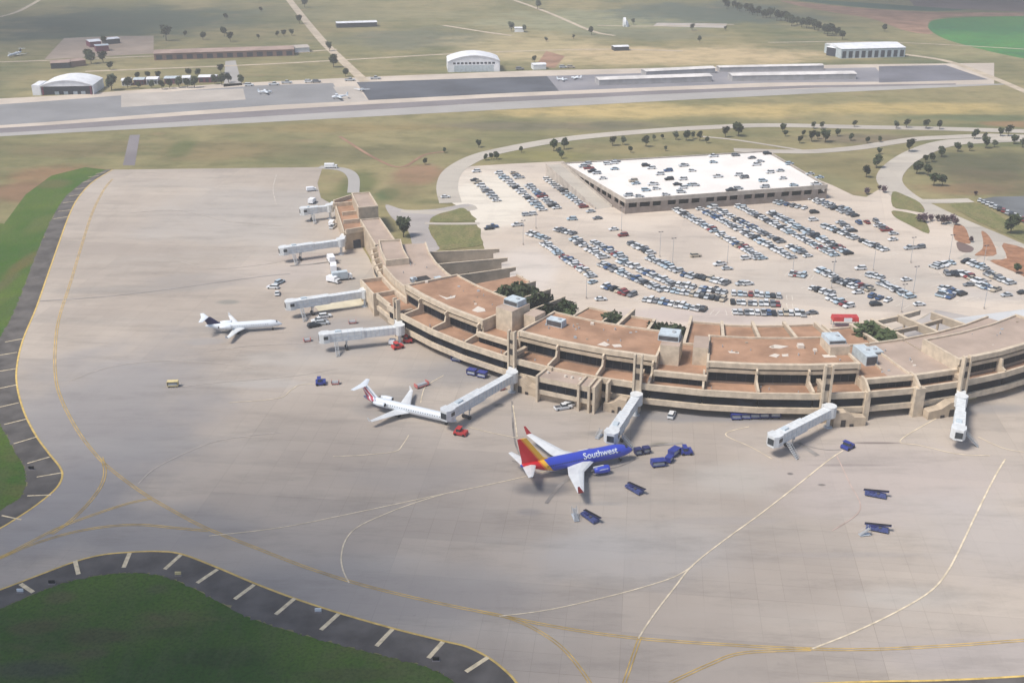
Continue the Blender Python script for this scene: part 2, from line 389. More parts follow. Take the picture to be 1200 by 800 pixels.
def copy_tree(o, parent=None):
    c = o.copy(); COL.objects.link(c)
    if parent: c.parent = parent
    for ch in list(o.children): copy_tree(ch, c)
    return c
def put(o, x, y, z, rz): o.location = (x, y, z); o.rotation_euler = (0, 0, rz)
_used = set()
def inst(proto, x, y, z, rz, label, cat=None, group=None, sc=None):
    o = proto if proto.name not in _used else copy_tree(proto)
    _used.add(proto.name)
    put(o, x, y, z, rz); tag(o, label, cat, group)
    if sc: o.scale = sc
    return o
ONES = 'first second third fourth fifth sixth seventh eighth ninth tenth eleventh twelfth thirteenth fourteenth fifteenth sixteenth seventeenth eighteenth nineteenth'.split()
def ordn(i):
    i += 1
    if i < 20: return ONES[i - 1]
    t = {2: 'twent', 3: 'thirt', 4: 'fort', 5: 'fift'}[i // 10]
    return t + 'ieth' if i % 10 == 0 else t + 'y-' + ONES[i % 10 - 1]

# ---------------------------------------------------------------- ground
def smooth(pts, n=6, closed=False):
    out = []; k = len(pts)
    for i in range(k if closed else k - 1):
        g = lambda j: pts[j % k] if closed else pts[max(0, min(k - 1, j))]
        a, b, c, d = g(i - 1), g(i), g(i + 1), g(i + 2)
        for q in range(n):
            t = q / n
            out.append(tuple(.5 * (2 * b[m] + (c[m] - a[m]) * t + (2 * a[m] - 5 * b[m] + 4 * c[m] - d[m]) * t * t + (3 * b[m] - a[m] - 3 * c[m] + d[m]) * t ** 3) for m in (0, 1)))
    if not closed: out.append(pts[-1])
    return out
def W(pts): return [P(*p) for p in pts]
def sheet(name, wpts, z, mat, kind='structure'):
    n = len(wpts)
    tr = tessellate_polygon([[Vector((p[0], p[1], 0)) for p in wpts]])
    mb = MB()
    fs = []
    for t in tr:
        a, b, c = (wpts[i] for i in t)
        fs.append(tuple(t) if (b[0] - a[0]) * (c[1] - a[1]) - (b[1] - a[1]) * (c[0] - a[0]) > 0 else tuple(t)[::-1])
    mb.add([(p[0], p[1], z) for p in wpts], fs, mat)
    return tag(mb.build(name, fix=False), kind=kind)
def ribbon_mb(mb, wp, width, z, mat, off=0.0):
    L, Rr = [], []
    for i, p in enumerate(wp):
        a = wp[max(0, i - 1)]; b = wp[min(len(wp) - 1, i + 1)]
        d = Vector((b[0] - a[0], b[1] - a[1])).normalized(); nrm = Vector((-d.y, d.x))
        c = Vector(p) + nrm * off
        L.append(c + nrm * width / 2); Rr.append(c - nrm * width / 2)
    n = len(wp)
    mb.add([(p.x, p.y, z) for p in L] + [(p.x, p.y, z) for p in Rr], [(i, n + i, n + i + 1, i + 1) for i in range(n - 1)], mat)
_rz = [0]
def ribbon(name, px, width, z, mat, off=(0,), n=6):
    _rz[0] += 1; z += _rz[0] * .0011; mb = MB(); wp = smooth(W(px), n)
    for o in off: ribbon_mb(mb, wp, width, z, mat, o)
    return tag(mb.build(name, fix=False), kind='structure')

sheet('ground', [(-7000, -1500), (7000, -1500), (7000, 9000), (-7000, 9000)], 0, 'prairie')
# far fields
sheet('crop_field', smooth(W([(1088, 31), (1100, 23), (1160, 20), (1260, 19), (1400, 24), (1400, 92), (1260, 76), (1190, 67), (1120, 50), (1096, 40)]), 5, True), .03, 'crop_field')
sheet('red_field', smooth(W([(915, 1), (1000, 9), (1080, 14), (1180, 15), (1400, 15), (1400, 22), (1160, 19), (1098, 22), (1087, 31), (1092, 40), (1060, 36), (1020, 22), (960, 12)]), 5, True), .02, 'red_soil')
sheet('teal_field', smooth(W([(920, -2), (1110, 10), (1130, 12), (1080, 13), (1000, 8)]), 5, True), .04, 'teal_field')
sheet('far_field', smooth(W([(1000, -60), (1600, -60), (1600, 13), (1130, 11), (1060, -4)]), 5, True), .025, 'brown_soil')

INNER_L = [(-330, 745), (-60, 642), (-25, 630), (0, 619), (20, 607), (45, 590), (66, 572), (73, 558), (70, 547), (58, 532), (42, 510), (28, 482), (20, 452), (20, 428), (27, 398), (42, 362), (55, 325), (68, 288), (80, 255), (91, 233), (108, 214), (132, 199)]
OUTER_L = [(-330, 700), (-60, 622), (-25, 611), (-5, 601), (12, 591), (26, 580), (31, 563), (27, 545), (15, 524), (3, 502), (-8, 480), (-14, 452), (-13, 428), (-4, 403), (12, 375), (23, 350), (36, 315), (50, 280), (63, 252), (77, 231), (97, 214), (124, 199)]
INNER_B = [(-330, 800), (-60, 712), (0, 691), (45, 674), (88, 658), (120, 650), (152, 647), (185, 646), (212, 649), (250, 663), (300, 684), (345, 701), (397, 718), (460, 736), (520, 751), (548, 758), (575, 772), (597, 790), (612, 806), (640, 817), (700, 817), (760, 812), (850, 806), (1000, 799), (1100, 797), (1200, 792), (1400, 778)]
OUTER_B = [(-330, 840), (-60, 737), (0, 713), (30, 700), (70, 684), (110, 675), (150, 671), (188, 674), (225, 688), (290, 722), (350, 742), (430, 763), (480, 775), (512, 786), (537, 802), (570, 826), (640, 843), (740, 846), (900, 832), (1100, 818), (1400, 800)]
top = W([(140, 196), (378, 196)]); 
arc = [pol(140, a) for a in range(-80, 46, 5)]
apron = W([(378, 196), (372, 215), (376, 232), (390, 240), (402, 255)]) + [(-60, 440)] + arc + [(420, 330), (620, 300)] + smooth(W(INNER_B), 4)[::-1] + smooth(W(INNER_L), 4)
sheet('apron', apron, .05, 'apron_concrete')
def ragged(pts):
    rnd = random.Random(3); return [(x + rnd.gauss(0, .28), y + rnd.gauss(0, .28)) for x, y in pts]
sheet('taxiway_shoulder', smooth(W(INNER_B), 4) + ragged(smooth(W(OUTER_B), 22))[::-1], .06, 'asphalt')
sheet('taxiway_shoulder', smooth(W(INNER_L), 4) + ragged(smooth(W(OUTER_L), 18))[::-1], .06, 'asphalt')
sheet('lawn', smooth(W(OUTER_B), 4)[::-1] + [(-420, 20), (450, 20), (450, 160)][:2] + [], .03, 'lawn_dark')
sheet('verge', smooth(W(OUTER_L[1:]), 4) + W([(100, 196), (60, 206), (30, 228), (5, 262), (-20, 262), (-400, 300), (-330, 680)]), .03, 'lawn')
# painted lines
ribbon('edge_line', INNER_B, .55, .10, 'yellow_paint'); ribbon('edge_line', INNER_L, .55, .10, 'yellow_paint')
bars = [((24, 684), (39, 694)), ((88, 657), (92, 673)), ((152, 648), (145, 665)), ((212, 650), (193, 667)), ((255, 667), (231, 683)), ((298, 685), (275, 702)), ((345.5, 701), (323, 720)), ((397, 719), (376, 738)), ((460, 737), (441, 757)), ((519, 752), (502, 771)), ((572, 770), (546, 787))]
lbars = [((27, 397), (6, 401)), ((20, 413), (-4, 417)), ((19, 432), (-6, 436)), ((20, 451), (-4, 456)), ((22, 472), (-4, 478)), ((31, 491), (5, 497.5)), ((43, 512), (16, 520)), ((58, 535.5), (32, 543)), ((72, 554), (43, 559)), ((60, 580), (32, 581)), ((25, 609), (2, 604)),
         ((80, 254), (62, 257)), ((85, 246), (68, 248)), ((90, 236), (74, 238)), ((96, 228), (81, 230)), ((101, 220), (88, 222)), ((107, 212), (97, 214)), ((116, 206), (103, 208)), ((124, 202), (112, 204))]
mb = MB()
for a, b in bars: ribbon_mb(mb, W([a, b]), 1.0, .11, 'bar_paint')
tag(mb.build('shoulder_markings', fix=False), kind='structure')
mb = MB()
for a, b in lbars: ribbon_mb(mb, W([a, b]), .45, .11, 'bar_paint')
tag(mb.build('shoulder_markings', fix=False), kind='structure')
D2 = (-.32, .32)
for px in ([(132, 210), (122, 222), (108, 250), (95, 290), (83, 330), (70, 370), (65, 402), (65, 440), (72, 468), (90, 503), (110, 530), (130, 550), (165, 576), (200, 597), (240, 618), (300, 642), (360, 665), (420, 684), (480, 699), (540, 712), (590, 722), (625, 736), (660, 760), (690, 798), (705, 830)],
           [(560, 716), (600, 724), (650, 734), (700, 742), (750, 748), (800, 752), (850, 755), (900, 758), (1000, 761), (1100, 757), (1200, 750), (1400, 735)],
           [(119, 536), (123, 551), (120, 566), (110, 582), (96, 598), (78, 614), (60, 626)],
           [(-60, 675), (0, 654), (32, 640), (80, 625), (125, 617), (165, 615), (210, 619), (245, 622)],
           [(-60, 674), (0, 653), (32, 637), (70, 618), (110, 603), (150, 590), (178, 584)],
           [(730, 805), (740, 775), (750, 746)], [(785, 800), (830, 779), (870, 765), (950, 761)]):
    ribbon('taxi_line', px, .25, .10, 'orange_paint', D2)
for px, w, mt in (([(245, 628), (330, 618), (420, 600), (500, 583), (600, 562), (655, 548)], .32, 'cream_paint'),
          ([(409, 683), (402, 668), (400, 652), (405, 633), (420, 617), (457, 600), (490, 588), (520, 579)], .36, 'cream_paint'),
          ([(585, 722), (640, 715), (700, 702), (750, 689), (790, 676), (812, 663)], .34, 'cream_paint'),
          ([(748, 748), (758, 732), (772, 712), (790, 689), (812, 662), (850, 632), (890, 603), (930, 572), (970, 540), (988, 528)], .38, 'cream_paint'),
          ([(952, 760), (1000, 741), (1050, 717), (1090, 693), (1110, 670), (1126, 640), (1145, 600), (1165, 560), (1178, 538)], .42, 'cream_paint'),
          ([(162, 567), (180, 550), (210, 534), (250, 518), (290, 511), (330, 507)], .3, 'faint_paint'),
          ([(82, 446), (130, 430), (190, 423), (260, 426), (300, 432)], .3, 'faint_paint'),
          ([(390, 535), (430, 533), (463, 529), (472, 521), (479, 510)], .28, 'cream_paint'),
          ([(200, 455), (250, 449), (300, 445), (350, 440), (395, 432)], .25, 'faint_paint'),
          ([(268, 472), (325, 467), (340, 458), (352, 451), (375, 450)], .28, 'cream_paint'),
          ([(520, 440), (500, 452), (495, 462), (493, 472)], .28, 'cream_paint'),
          ([(548, 500), (575, 507), (620, 516)], .28, 'cream_paint'), ([(601, 475), (604, 495), (606, 512)], .35, 'cream_paint'),
          ([(878, 500), (850, 509), (880, 524), (905, 538)], .28, 'cream_paint'),
          ([(1098, 490), (1055, 516), (1078, 522), (1122, 532), (1160, 534)], .3, 'cream_paint'),
          ([(980, 533), (995, 565), (1008, 597), (975, 622)], .26, 'pink_paint'), ([(1146, 512), (1175, 525), (1200, 530)], .28, 'cream_paint'),
          ([(372, 402), (300, 405), (240, 412)], .25, 'faint_paint'), ([(324, 205), (320, 222), (324, 240)], .5, 'faint_paint'),
          ([(150, 250), (210, 247), (270, 260), (330, 265)], .35, 'faint_paint'), ([(205, 305), (250, 315), (310, 310), (335, 305)], .35, 'faint_paint')):
    ribbon('lead_in_line', px, w, .115, mt)
ribbon('pavement_seam', [(47, 353), (150, 345), (300, 325), (340, 321)], .7, .095, 'seam')
for px, w in (([(600, 470), (604, 520), (625, 560)], .5), ([(905, 512), (960, 526), (985, 527)], .35), ([(935, 519), (958, 534)], 1.6), ([(640, 590), (655, 570), (668, 560)], 1.0),
              ([(600, 540), (660, 555), (720, 548), (748, 536)], .5), ([(760, 523), (800, 519)], 1.0), ([(340, 312), (372, 309), (400, 305)], 1.2), ([(350, 372), (372, 366), (402, 362)], 1.2)):  # last two strips paint the cast shade of the left jet bridges
    ribbon('tyre_marks', px, w, .09, 'stain')
sheet('apron_patch', W([(366, 356), (405, 346), (428, 343), (430, 358), (404, 361), (374, 365)]), .08, 'bay_patch')
ribbon('path', [(498, 262), (530, 262.5), (562, 262)], 3.2, .07, 'road_concrete')

# runway-side bands
XS = [-300, 0, 300, 600, 900, 1165]
B0 = [176, 160, 144, 128, 112, 100]; B1 = [173, 156.5, 137, 119, 104.5, 98.5]; B2 = [167, 151, 129.5, 113.5, 101, 97.5]
B3 = [163, 147.5, 124.5, 109, 97, 95]; B4 = [140, 124, 101, 91, 82, 77]; B5 = [130, 117, 95.5, 83.5, 77, 74]
def band(name, lo, hi, z, mat, x0=None, x1=None, skew=0):
    f = lambda B, x: next(B[i] + (B[i + 1] - B[i]) * (x - XS[i]) / (XS[i + 1] - XS[i]) for i in range(5) if x <= XS[i + 1] or i == 4)
    x0 = XS[0] if x0 is None else x0; x1 = XS[-1] if x1 is None else x1
    xs = [x0 + (x1 - x0) * i / 8 for i in range(9)]
    sheet(name, W([(x, f(lo, x)) for x in xs] + [(x - skew, f(hi, x)) for x in xs[::-1]]), z, mat)
band('taxiway_strip', B0, B5, .04, 'runway_tan')
band('taxiway', B0, B1, .06, 'taxi_light', x1=1180)
band('taxiway', B1, B2, .07, 'taxi_mid', x1=1120)
band('ramp', B3, B4, .06, 'tarmac_grey', x1=404, skew=14)
band('ramp', B3, B4, .06, 'tarmac_dark', x0=432, x1=660, skew=14)
band('ramp', B3, B4, .062, 'tarmac_worn', x0=655, x1=1040, skew=14)
sheet('ramp', W([(1030, 97), (1158, 93.5), (1108, 76.5), (1030, 78)]), .065, 'tarmac_dark2')
sheet('ramp_slab', W([(404, 121), (432, 118.5), (417, 101), (390, 102)]), .07, 'slab_pink')
sheet('ramp_slab', W([(142, 126), (288, 117), (285, 104), (142, 110)]), .08, 'slab_pink')
sheet('taxiway_stub', W([(144, 194), (158, 194), (164, 158), (152, 158.5)]), .055, 'taxi_mid')
sheet('pad', W([(52, 70), (180, 63), (180, 42), (120, 43), (75, 45)]), .04, 'pad_tan')
sheet('pad', W([(262, 102), (284, 100), (276, 71), (264, 72)]), .04, 'taxi_light')
sheet('yard', W([(765, 31), (850, 33), (852, 28), (770, 27)]), .03, 'slab_pink')
sheet('yard', W([(628, 77), (650, 80), (662, 66), (640, 60)]), .03, 'red_soil')
for px, w, mt in (([(330, -12), (345, 8), (375, 45), (400, 70), (428, 96)], 8, 'dirt_road'), ([(590, -4), (640, 14), (692, 36), (720, 42)], 5, 'dirt_road'),
                  ([(-40, 74), (60, 71), (180, 66), (260, 66)], 4, 'dirt_road'), ([(100, 84), (300, 76), (430, 69), (560, 62), (700, 58), (800, 60)], 4.5, 'dirt_road'),
                  ([(345, 62), (395, 58)], 5, 'dirt_road'), ([(1060, 64), (1110, 72), (1160, 90), (1230, 120)], 7, 'dirt_road'), ([(0, 20), (25, 12), (60, -8)], 5, 'dirt_road'),
                  ([(900, 50), (1050, 50), (1300, 64)], 3, 'dirt_road'), ([(600, 42), (570, 38), (520, 30)], 5, 'dirt_road'), ([(700, 30), (760, 31), (860, 29)], 4, 'dirt_road')):
    ribbon('dirt_road', px, w, .045, mt)
# landside
LOT = W([(519, 232), (523, 214), (534, 203), (552, 195), (600, 192), (660, 189), (735, 236), (880, 180), (975, 217), (1000, 229), (1015, 231), (1030, 222), (1046, 218), (1062, 228), (1090, 243), (1120, 257), (1160, 274), (1200, 291), (1260, 318)]) + [(330, 430), (330, 340), pol(124, 50)] + [pol(94, a) for a in range(48, -83, -6)] + W([(566, 286), (560, 266), (549, 245), (535, 241)])
sheet('parking_lot', LOT, .05, 'lot_concrete')
sheet('courtyard_ground', [pol(94.2, a) for a in range(-82, 53, 6)] + [pol(123, a) for a in range(52, -83, -6)], .052, 'plaza')
ribbon('road', [(528, 238), (524, 218), (532, 200), (560, 184), (600, 174), (650, 165), (700, 159), (760, 154), (820, 150), (900, 147), (1000, 149), (1100, 151), (1200, 154), (1400, 160)], 11, .06, 'road_concrete')
ribbon('road', [(860, 176), (940, 178), (1000, 174), (1040, 168), (1075, 163), (1110, 161), (1160, 159), (1200, 160), (1400, 164)], 9, .065, 'road_concrete')
ribbon('road', [(1200, 163), (1150, 165), (1110, 168), (1078, 178), (1052, 194), (1042, 211), (1058, 229), (1090, 246), (1120, 260), (1160, 277), (1200, 294), (1400, 375)], 13, .07, 'road_concrete')
ribbon('road', [(1075, 236), (1105, 236), (1138, 235)], 7, .075, 'road_concrete')
ribbon('road', [(1140, 268), (1145, 283), (1143, 296), (1130, 305)], 6, .078, 'road_concrete')
ribbon('road', [(1165, 306), (1172, 296), (1180, 292)], 6, .078, 'road_concrete')
ribbon('path', [(820, 160), (860, 164), (900, 170), (950, 178)], 3, .055, 'road_concrete')
sheet('road', W([(1112, 374), (1330, 345), (1330, 385), (1200, 388), (1140, 388)]), .07, 'pale_road')
sheet('plaza', smooth(W([(452, 240), (475, 246), (510, 245), (548, 239), (557, 246), (512, 252), (503, 262), (505, 275), (515, 292), (488, 296), (478, 270), (460, 256)]), 4, True), .06, 'plaza')
sheet('path', W([(470, 246), (520, 247), (556, 241), (560, 245), (510, 252), (470, 249)]), .066, 'road_concrete')
for px, mt in (([(507, 260), (512, 252), (530, 247), (543, 244), (552, 252), (556, 259)], 'island_grass'), ([(505, 265), (558, 265), (563, 278), (565, 287), (540, 291), (517, 292), (508, 276)], 'island_grass'),
               ([(1046, 225), (1060, 229), (1078, 238), (1083, 249), (1062, 246), (1046, 242)], 'island_grass'), ([(1047, 247), (1078, 253), (1086, 262), (1088, 274), (1064, 263), (1048, 254)], 'island_grass'),
               ([(1118, 264), (1130, 266), (1136, 280), (1136, 286), (1119, 281)], 'mulch'), ([(1121, 284), (1131, 286), (1141, 291), (1137, 296), (1124, 294)], 'brown_soil'),
               ([(1150, 271), (1159, 277), (1168, 298), (1150, 300), (1142, 299), (1151, 292), (1152, 282)], 'mulch'),
               ([(1176, 285), (1230, 305), (1230, 340), (1196, 322), (1160, 306), (1180, 303)], 'mulch'),
               ([(1114, 241), (1125, 238), (1150, 240), (1180, 258), (1240, 280), (1240, 300), (1200, 283), (1150, 262)], 'island_grass')):
    sheet('verge_island', smooth(W(px), 3, True), .17, mt)
sheet('far_lot', W([(1144, 235), (1165, 231), (1300, 228), (1300, 292), (1200, 262)]), .18, 'lot_asphalt')
ribbon('path', [(374, 196), (402, 199), (414, 208), (414, 226)], 6, .055, 'taxi_light')
ribbon('path', [(398, 160), (440, 186), (470, 196), (497, 182), (520, 178)], 2, .05, 'red_soil')

# ---------------------------------------------------------------- terminal
T = empty('airport_terminal', (0, 0, 0)); 
tag(T, 'long curved tan concrete terminal with red gravel roofs and dark window bands', 'terminal building')
MOD = 6.15; FA = [7.7 + MOD * k for k in range(-11, 6)]          # bay lines -60 .. 38
def part(mb, name, label=None, parent=None, smooth=False):
    o = mb.build(name, parent or T, smooth)
    if label: o['label'] = label
    return o
A0, A1 = -58.4, 39.0
def bays(a, b):
    e = [a] + [x for x in FA if a + 1.5 < x < b - 1.5] + [b]
    return list(zip(e[:-1], e[1:]))
for a, b in bays(A0, A1):
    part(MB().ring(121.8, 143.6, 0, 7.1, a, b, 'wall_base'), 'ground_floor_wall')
    part(MB().ring(145.6, 149.3, 4.35, 7.15, a + .08, b - .08, 'dark_glass'), 'window')
    part(MB().ring(145.8, 150.1, 2.6, 4.3, a, b, 'beam_tan'), 'spandrel')
    part(MB().ring(141.0, 149.4, 7.2, 8.0, a, b, 'wall_tan', 'gravel_red'), 'terrace')
    part(MB().ring(149.4, 150.15, 7.2, 9.1, a, b, 'beam_tan'), 'parapet')
def window_band(r, z0, z1, a, b):
    f = part(MB().ring(r - .5, r, z0, z1, a + .1, b - .1, 'dark_glass'), 'window')
    m = MB(); n = max(2, round((b - a) / 1.1))
    for i in range(1, n):
        m.fin([(r, z0), (r, z1), (r + .08, z1), (r + .08, z0)], a + (b - a) * i / n, .07, 'metal_dark')
    part(m, 'frame', parent=f)
def block(a, b, rf, rb, zt, roofmat, glass_lo=8.8):
    for p, q in bays(a, b):
        part(MB().ring(rb, rf - .9, 7.15, zt - 1.2, p, q, 'wall_tan'), 'upper_wall')
        window_band(rf - .5, glass_lo, zt - 3.2, p, q)
        part(MB().ring(rf - .9, rf + .3, zt - 3.15, zt - 2.1, p, q, 'wall_tan'), 'lower_beam')
        part(MB().ring(rf - .9, rf - .5, zt - 2.1, zt - 1.5, p, q, 'dark_recess'), 'slot')  # dark strip paints the shade between the two beams
        part(MB().ring(rf - .9, rf + .45, zt - 1.5, zt + .05, p, q, 'beam_tan'), 'parapet')
    part(MB().ring(rb + .4, rf - .9, zt - 1.2, zt - .55, a + .2, b - .2, 'wall_tan', roofmat), 'roof')
    part(MB().ring(rb - .1, rb + .4, zt - 1.2, zt, a, b, 'beam_tan'), 'parapet')
    for x in (a, b):
        part(MB().fin([(rb - .2, 6.9), (rb - .2, zt + .1), (rf + .6, zt + .1), (rf + .6, zt - 1.7), (rf + .1, zt - 1.9), (rf + .1, 6.9)], x, .7, 'beam_tan'), 'side_wall')
block(-58.4, -41.0, 142.4, 121.8, 15, 'gravel_red')
block(-35.0, -16.6, 142.4, 121.8, 15, 'gravel_red')
block(-10.4, 7.65, 142.6, 121.8, 15, 'gravel_red')
block(19.8, 38.5, 147.0, 131.0, 15, 'gravel_pink', 9.2)
part(MB().ring(121.8, 131, 7.15, 11.0, 19.9, 38.5, 'wall_tan', 'gravel_pink'), 'roof')
part(MB().ring(121.5, 122.1, 7.15, 11.6, 19.9, 38.5, 'beam_tan'), 'parapet')
def gap(a, b, rf, zt, mt):
    for p, q in bays(a, b):
        part(MB().ring(121.8, rf - .9, 7.1, zt - 1.5, p, q, 'wall_tan'), 'upper_wall')
        window_band(rf - .6, 8.2, zt - 1.6, p, q)
        part(MB().ring(rf - 1.1, rf + .2, zt - 1.55, zt, p, q, 'beam_tan'), 'parapet')
    part(MB().ring(122.1, rf - 1.1, zt - 1.5, zt - .9, a + .1, b - .1, 'wall_tan', mt), 'roof')
    part(MB().ring(121.5, 122.1, 7.15, zt - .2, a + .1, b - .1, 'beam_tan'), 'parapet')
gap(-41, -35, 145.3, 11.8, 'gravel_red'); gap(-16.6, -10.4, 145.9, 11.8, 'gravel_red')
gap(7.65, 13.8, 147.2, 11.8, 'gravel_pink'); part(MB().ring(122.2, 146, 10.9, 10.95, 7.8, 11.1, 'wall_tan', 'gravel_red'), 'roof'); gap(13.8, 19.8, 147.2, 11.8, 'gravel_pink')
part(MB().fin([(124, 10.2), (124, 11.5), (146, 11.5), (146, 10.2)], 13.8, .5, 'beam_tan'), 'roof_kerb')
part(MB().fin([(124, 10.2), (124, 11.5), (140, 11.5), (140, 10.2)], 11.2, .4, 'beam_tan'), 'roof_kerb')
# terrace fins at the bay lines
for a in [x for x in FA if -56 < x < 38]:
    g = -41.2 < a < -34.8 or -16.8 < a < -10.2 or 7.4 < a < 19.9
    hi = [(142, 7.9), (142, 12.2), (143.7, 12.2), (144.2, 10.3), (149.6, 9.6), (149.6, 7.9)]
    if 7.4 < a < 19.9: hi = [(145, 7.9), (145, 12.1), (147.6, 12.1), (151.0, 9.7), (151, 7.0), (149.8, 7.0), (149.6, 7.9)]
    elif a > 19.9: hi = [(146, 7.9), (146, 12.6), (148.2, 12.6), (148.6, 10.2), (149.9, 9.6), (149.9, 7.9)]
    part(MB().fin(hi, a, .65, 'beam_tan'), 'divider_wall')
    if not g and a < 19: part(MB().fin([(142.6, 12.3), (142.6, 13.9), (144.0, 13.4), (144.0, 12.6)], a, .55, 'beam_tan'), 'bracket')
# columns at ground level
for a in (7.7, 13.9, -28.8):
    w = 1.6 if a > 10 else .8
    x0, y0 = pol(150.1, a); mm = Matrix.Translation((x0, y0, 0)) @ Matrix.Rotation(R(a), 4, 'Z')
    part(MB().box(-w, w, -1.2 if a > 10 else -.7, .8, 0, 9.3, 'beam_tan', xf=mm), 'column')
# gate stair towers
GATES = [-55.2, -33.9, -18.1, 2.8, 19.6]
for a in GATES:
    d = .40; top = {-55.2: 14.2, 19.6: 17.6}.get(a, 18.6)
    for s in (-1, 1):
        part(MB().fin([(149.9, 0), (149.9, top), (151.3, top), (151.3, 0)], a + s * d, .6, 'beam_tan'), 'tower_wall')
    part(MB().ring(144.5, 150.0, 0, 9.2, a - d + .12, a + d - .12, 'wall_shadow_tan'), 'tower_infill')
    t = part(MB().ring(150.0, 150.9, 0, top - .6, a - d + .13, a + d - .13, 'wall_tan'), 'tower_infill')
    for z0_, z1_ in ((4.4, 6.8), (10.6, 12.6), (14.4, 15.6)):
        if z1_ < top - 1.2: part(MB().ring(150.7, 151.0, z0_, z1_, a - d + .16, a + d - .16, 'dark_recess'), 'doorway', parent=t)
    if a > -50: part(MB().ring(142.8, 150.0, 9.4, 10.6, a - d + .14, a + d - .14, 'wall_tan'), 'link_bridge')
# ground-level stair enclosures beside three gates: sloping-topped wall with a door
def enclosure(a, a2, dirn):
    m = MB(); rr = 150.9
    pts = [(0, 0), (0, 4.6), (.35, 4.7), (.62, 3.1), (1, 2.6), (1, 0)]
    vs = []
    for r in (rr, rr + 3.0):
        for u, z in pts: x, y = pol(r, a + (a2 - a) * u); vs.append((x, y, z))
    n = len(pts)
    m.add(vs, [tuple(range(n)), tuple(range(n, 2 * n))[::-1]] + [(i, (i + 1) % n, n + (i + 1) % n, n + i) for i in range(n)], 'wall_tan')
    w = part(m, 'stair_enclosure')
    part(MB().ring(rr + 2.9, rr + 3.1, .05, 2.3, a + (a2 - a) * .22, a + (a2 - a) * .36, 'dark_recess'), 'door', parent=w)
    part(MB().ring(rr + 2.9, rr + 3.1, .05, .9, a + (a2 - a) * .5, a + (a2 - a) * .62, 'dark_recess'), 'hatch', parent=w)
enclosure(3.6, 7.2, 1); enclosure(18.8, 14.6, -1); enclosure(-33.0, -29.6, 1); enclosure(-19.0, -21.6, -1)
# projecting lounge beside the second gate
a, b = -29.2, -22.4
part(MB().ring(150.2, 156.2, 2.6, 4.1, a, b, 'beam_tan'), 'spandrel'); window_band(156.0, 4.1, 6.6, a, b)
part(MB().ring(150.2, 155.4, 4.1, 6.6, a, b, 'wall_tan'), 'lounge_wall'); part(MB().ring(150.2, 156.2, 6.6, 8.3, a, b, 'beam_tan', 'gravel_pink'), 'lounge_roof')
part(MB().ring(150.2, 154.6, 0, 2.6, a, b, 'wall_tan'), 'ground_floor_wall')
for x in (a, -24.2, -23.0, b, -21.3): part(MB().fin([(150.2, 0), (150.2, 8.9), (156.9, 8.9), (156.9, 0)] if x < -22 else [(150.2, 0), (150.2, 9.2), (153.5, 9.2), (153.5, 0)], x, .7, 'beam_tan'), 'column')
m = MB()
for x in (-28.6, -26.4, -25.6, -24.6): 
    px, py = pol(152.5, x); m.cyl((px, py, 8.3), (px, py, 8.9), .5, .4, 'roof_white', 8)
part(m, 'roof_vent')
# base openings under the right block
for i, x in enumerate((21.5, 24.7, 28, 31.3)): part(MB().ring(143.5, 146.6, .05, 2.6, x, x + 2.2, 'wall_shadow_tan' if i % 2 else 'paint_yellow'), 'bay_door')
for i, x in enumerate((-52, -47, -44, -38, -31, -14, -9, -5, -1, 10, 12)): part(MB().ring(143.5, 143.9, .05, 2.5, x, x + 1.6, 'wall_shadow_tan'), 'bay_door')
# curved link and left wing
part(MB().ring(120, 141, 0, 7.1, -83, -58.6, 'wall_tan'), 'link_wall')
part(MB().ring(120, 139.2, 7.1, 10.6, -83, -58.6, 'wall_tan', 'gravel_pink'), 'roof')
part(MB().ring(119.5, 120.1, 7.1, 11.2, -83, -58.8, 'beam_tan'), 'parapet')
part(MB().ring(139.2, 139.9, 7.1, 11.3, -72, -58.8, 'beam_tan'), 'parapet')
part(MB().ring(141, 141.7, 2.6, 4.2, -83, -58.6, 'beam_tan'), 'spandrel')
part(MB().ring(141, 141.5, 4.2, 7.0, -82.8, -58.8, 'dark_glass'), 'window')
part(MB().ring(141, 141.9, 7.0, 9.0, -83, -58.6, 'beam_tan'), 'parapet')
part(MB().ring(139.95, 141, 7.1, 7.7, -83, -58.8, 'wall_tan', 'gravel_red'), 'terrace')
for x in (-82.8, -80, -77.2, -74.6, -72.2): part(MB().fin([(138, 7.6), (138, 10.5), (142, 9.3), (142, 7.6)], x, .5, 'beam_tan'), 'divider_wall')
part(MB().ring(130, 138, 10.6, 12.4, -82.3, -72.3, 'wall_tan', 'gravel_pink'), 'upper_roof')
for q in ((129.6, 130), (138, 138.5)): part(MB().ring(q[0], q[1], 10.6, 13, -82.4, -72.2, 'beam_tan'), 'parapet')
for x in (-82.5, -72.1): part(MB().fin([(129.5, 10.6), (129.5, 13.1), (138.6, 13.1), (138.6, 10.6)], x, .6, 'beam_tan'), 'parapet')
part(MB().ring(141.9, 149.3, 0, 7.4, -69.6, -63.6, 'wall_tan', 'gravel_red'), 'gate_lounge')
part(MB().ring(149.3, 149.9, 2.6, 8.8, -69.6, -63.6, 'beam_tan'), 'parapet')
for x in (-69.7, -63.5): part(MB().fin([(141.8, 0), (141.8, 8.8), (149.9, 8.8), (149.9, 0)], x, .6, 'beam_tan'), 'side_wall')
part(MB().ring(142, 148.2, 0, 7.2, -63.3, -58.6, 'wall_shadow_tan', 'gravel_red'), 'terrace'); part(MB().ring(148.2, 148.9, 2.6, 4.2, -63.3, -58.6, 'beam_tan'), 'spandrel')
part(MB().ring(148.2, 148.9, 7.0, 8.8, -63.3, -58.6, 'beam_tan'), 'parapet')
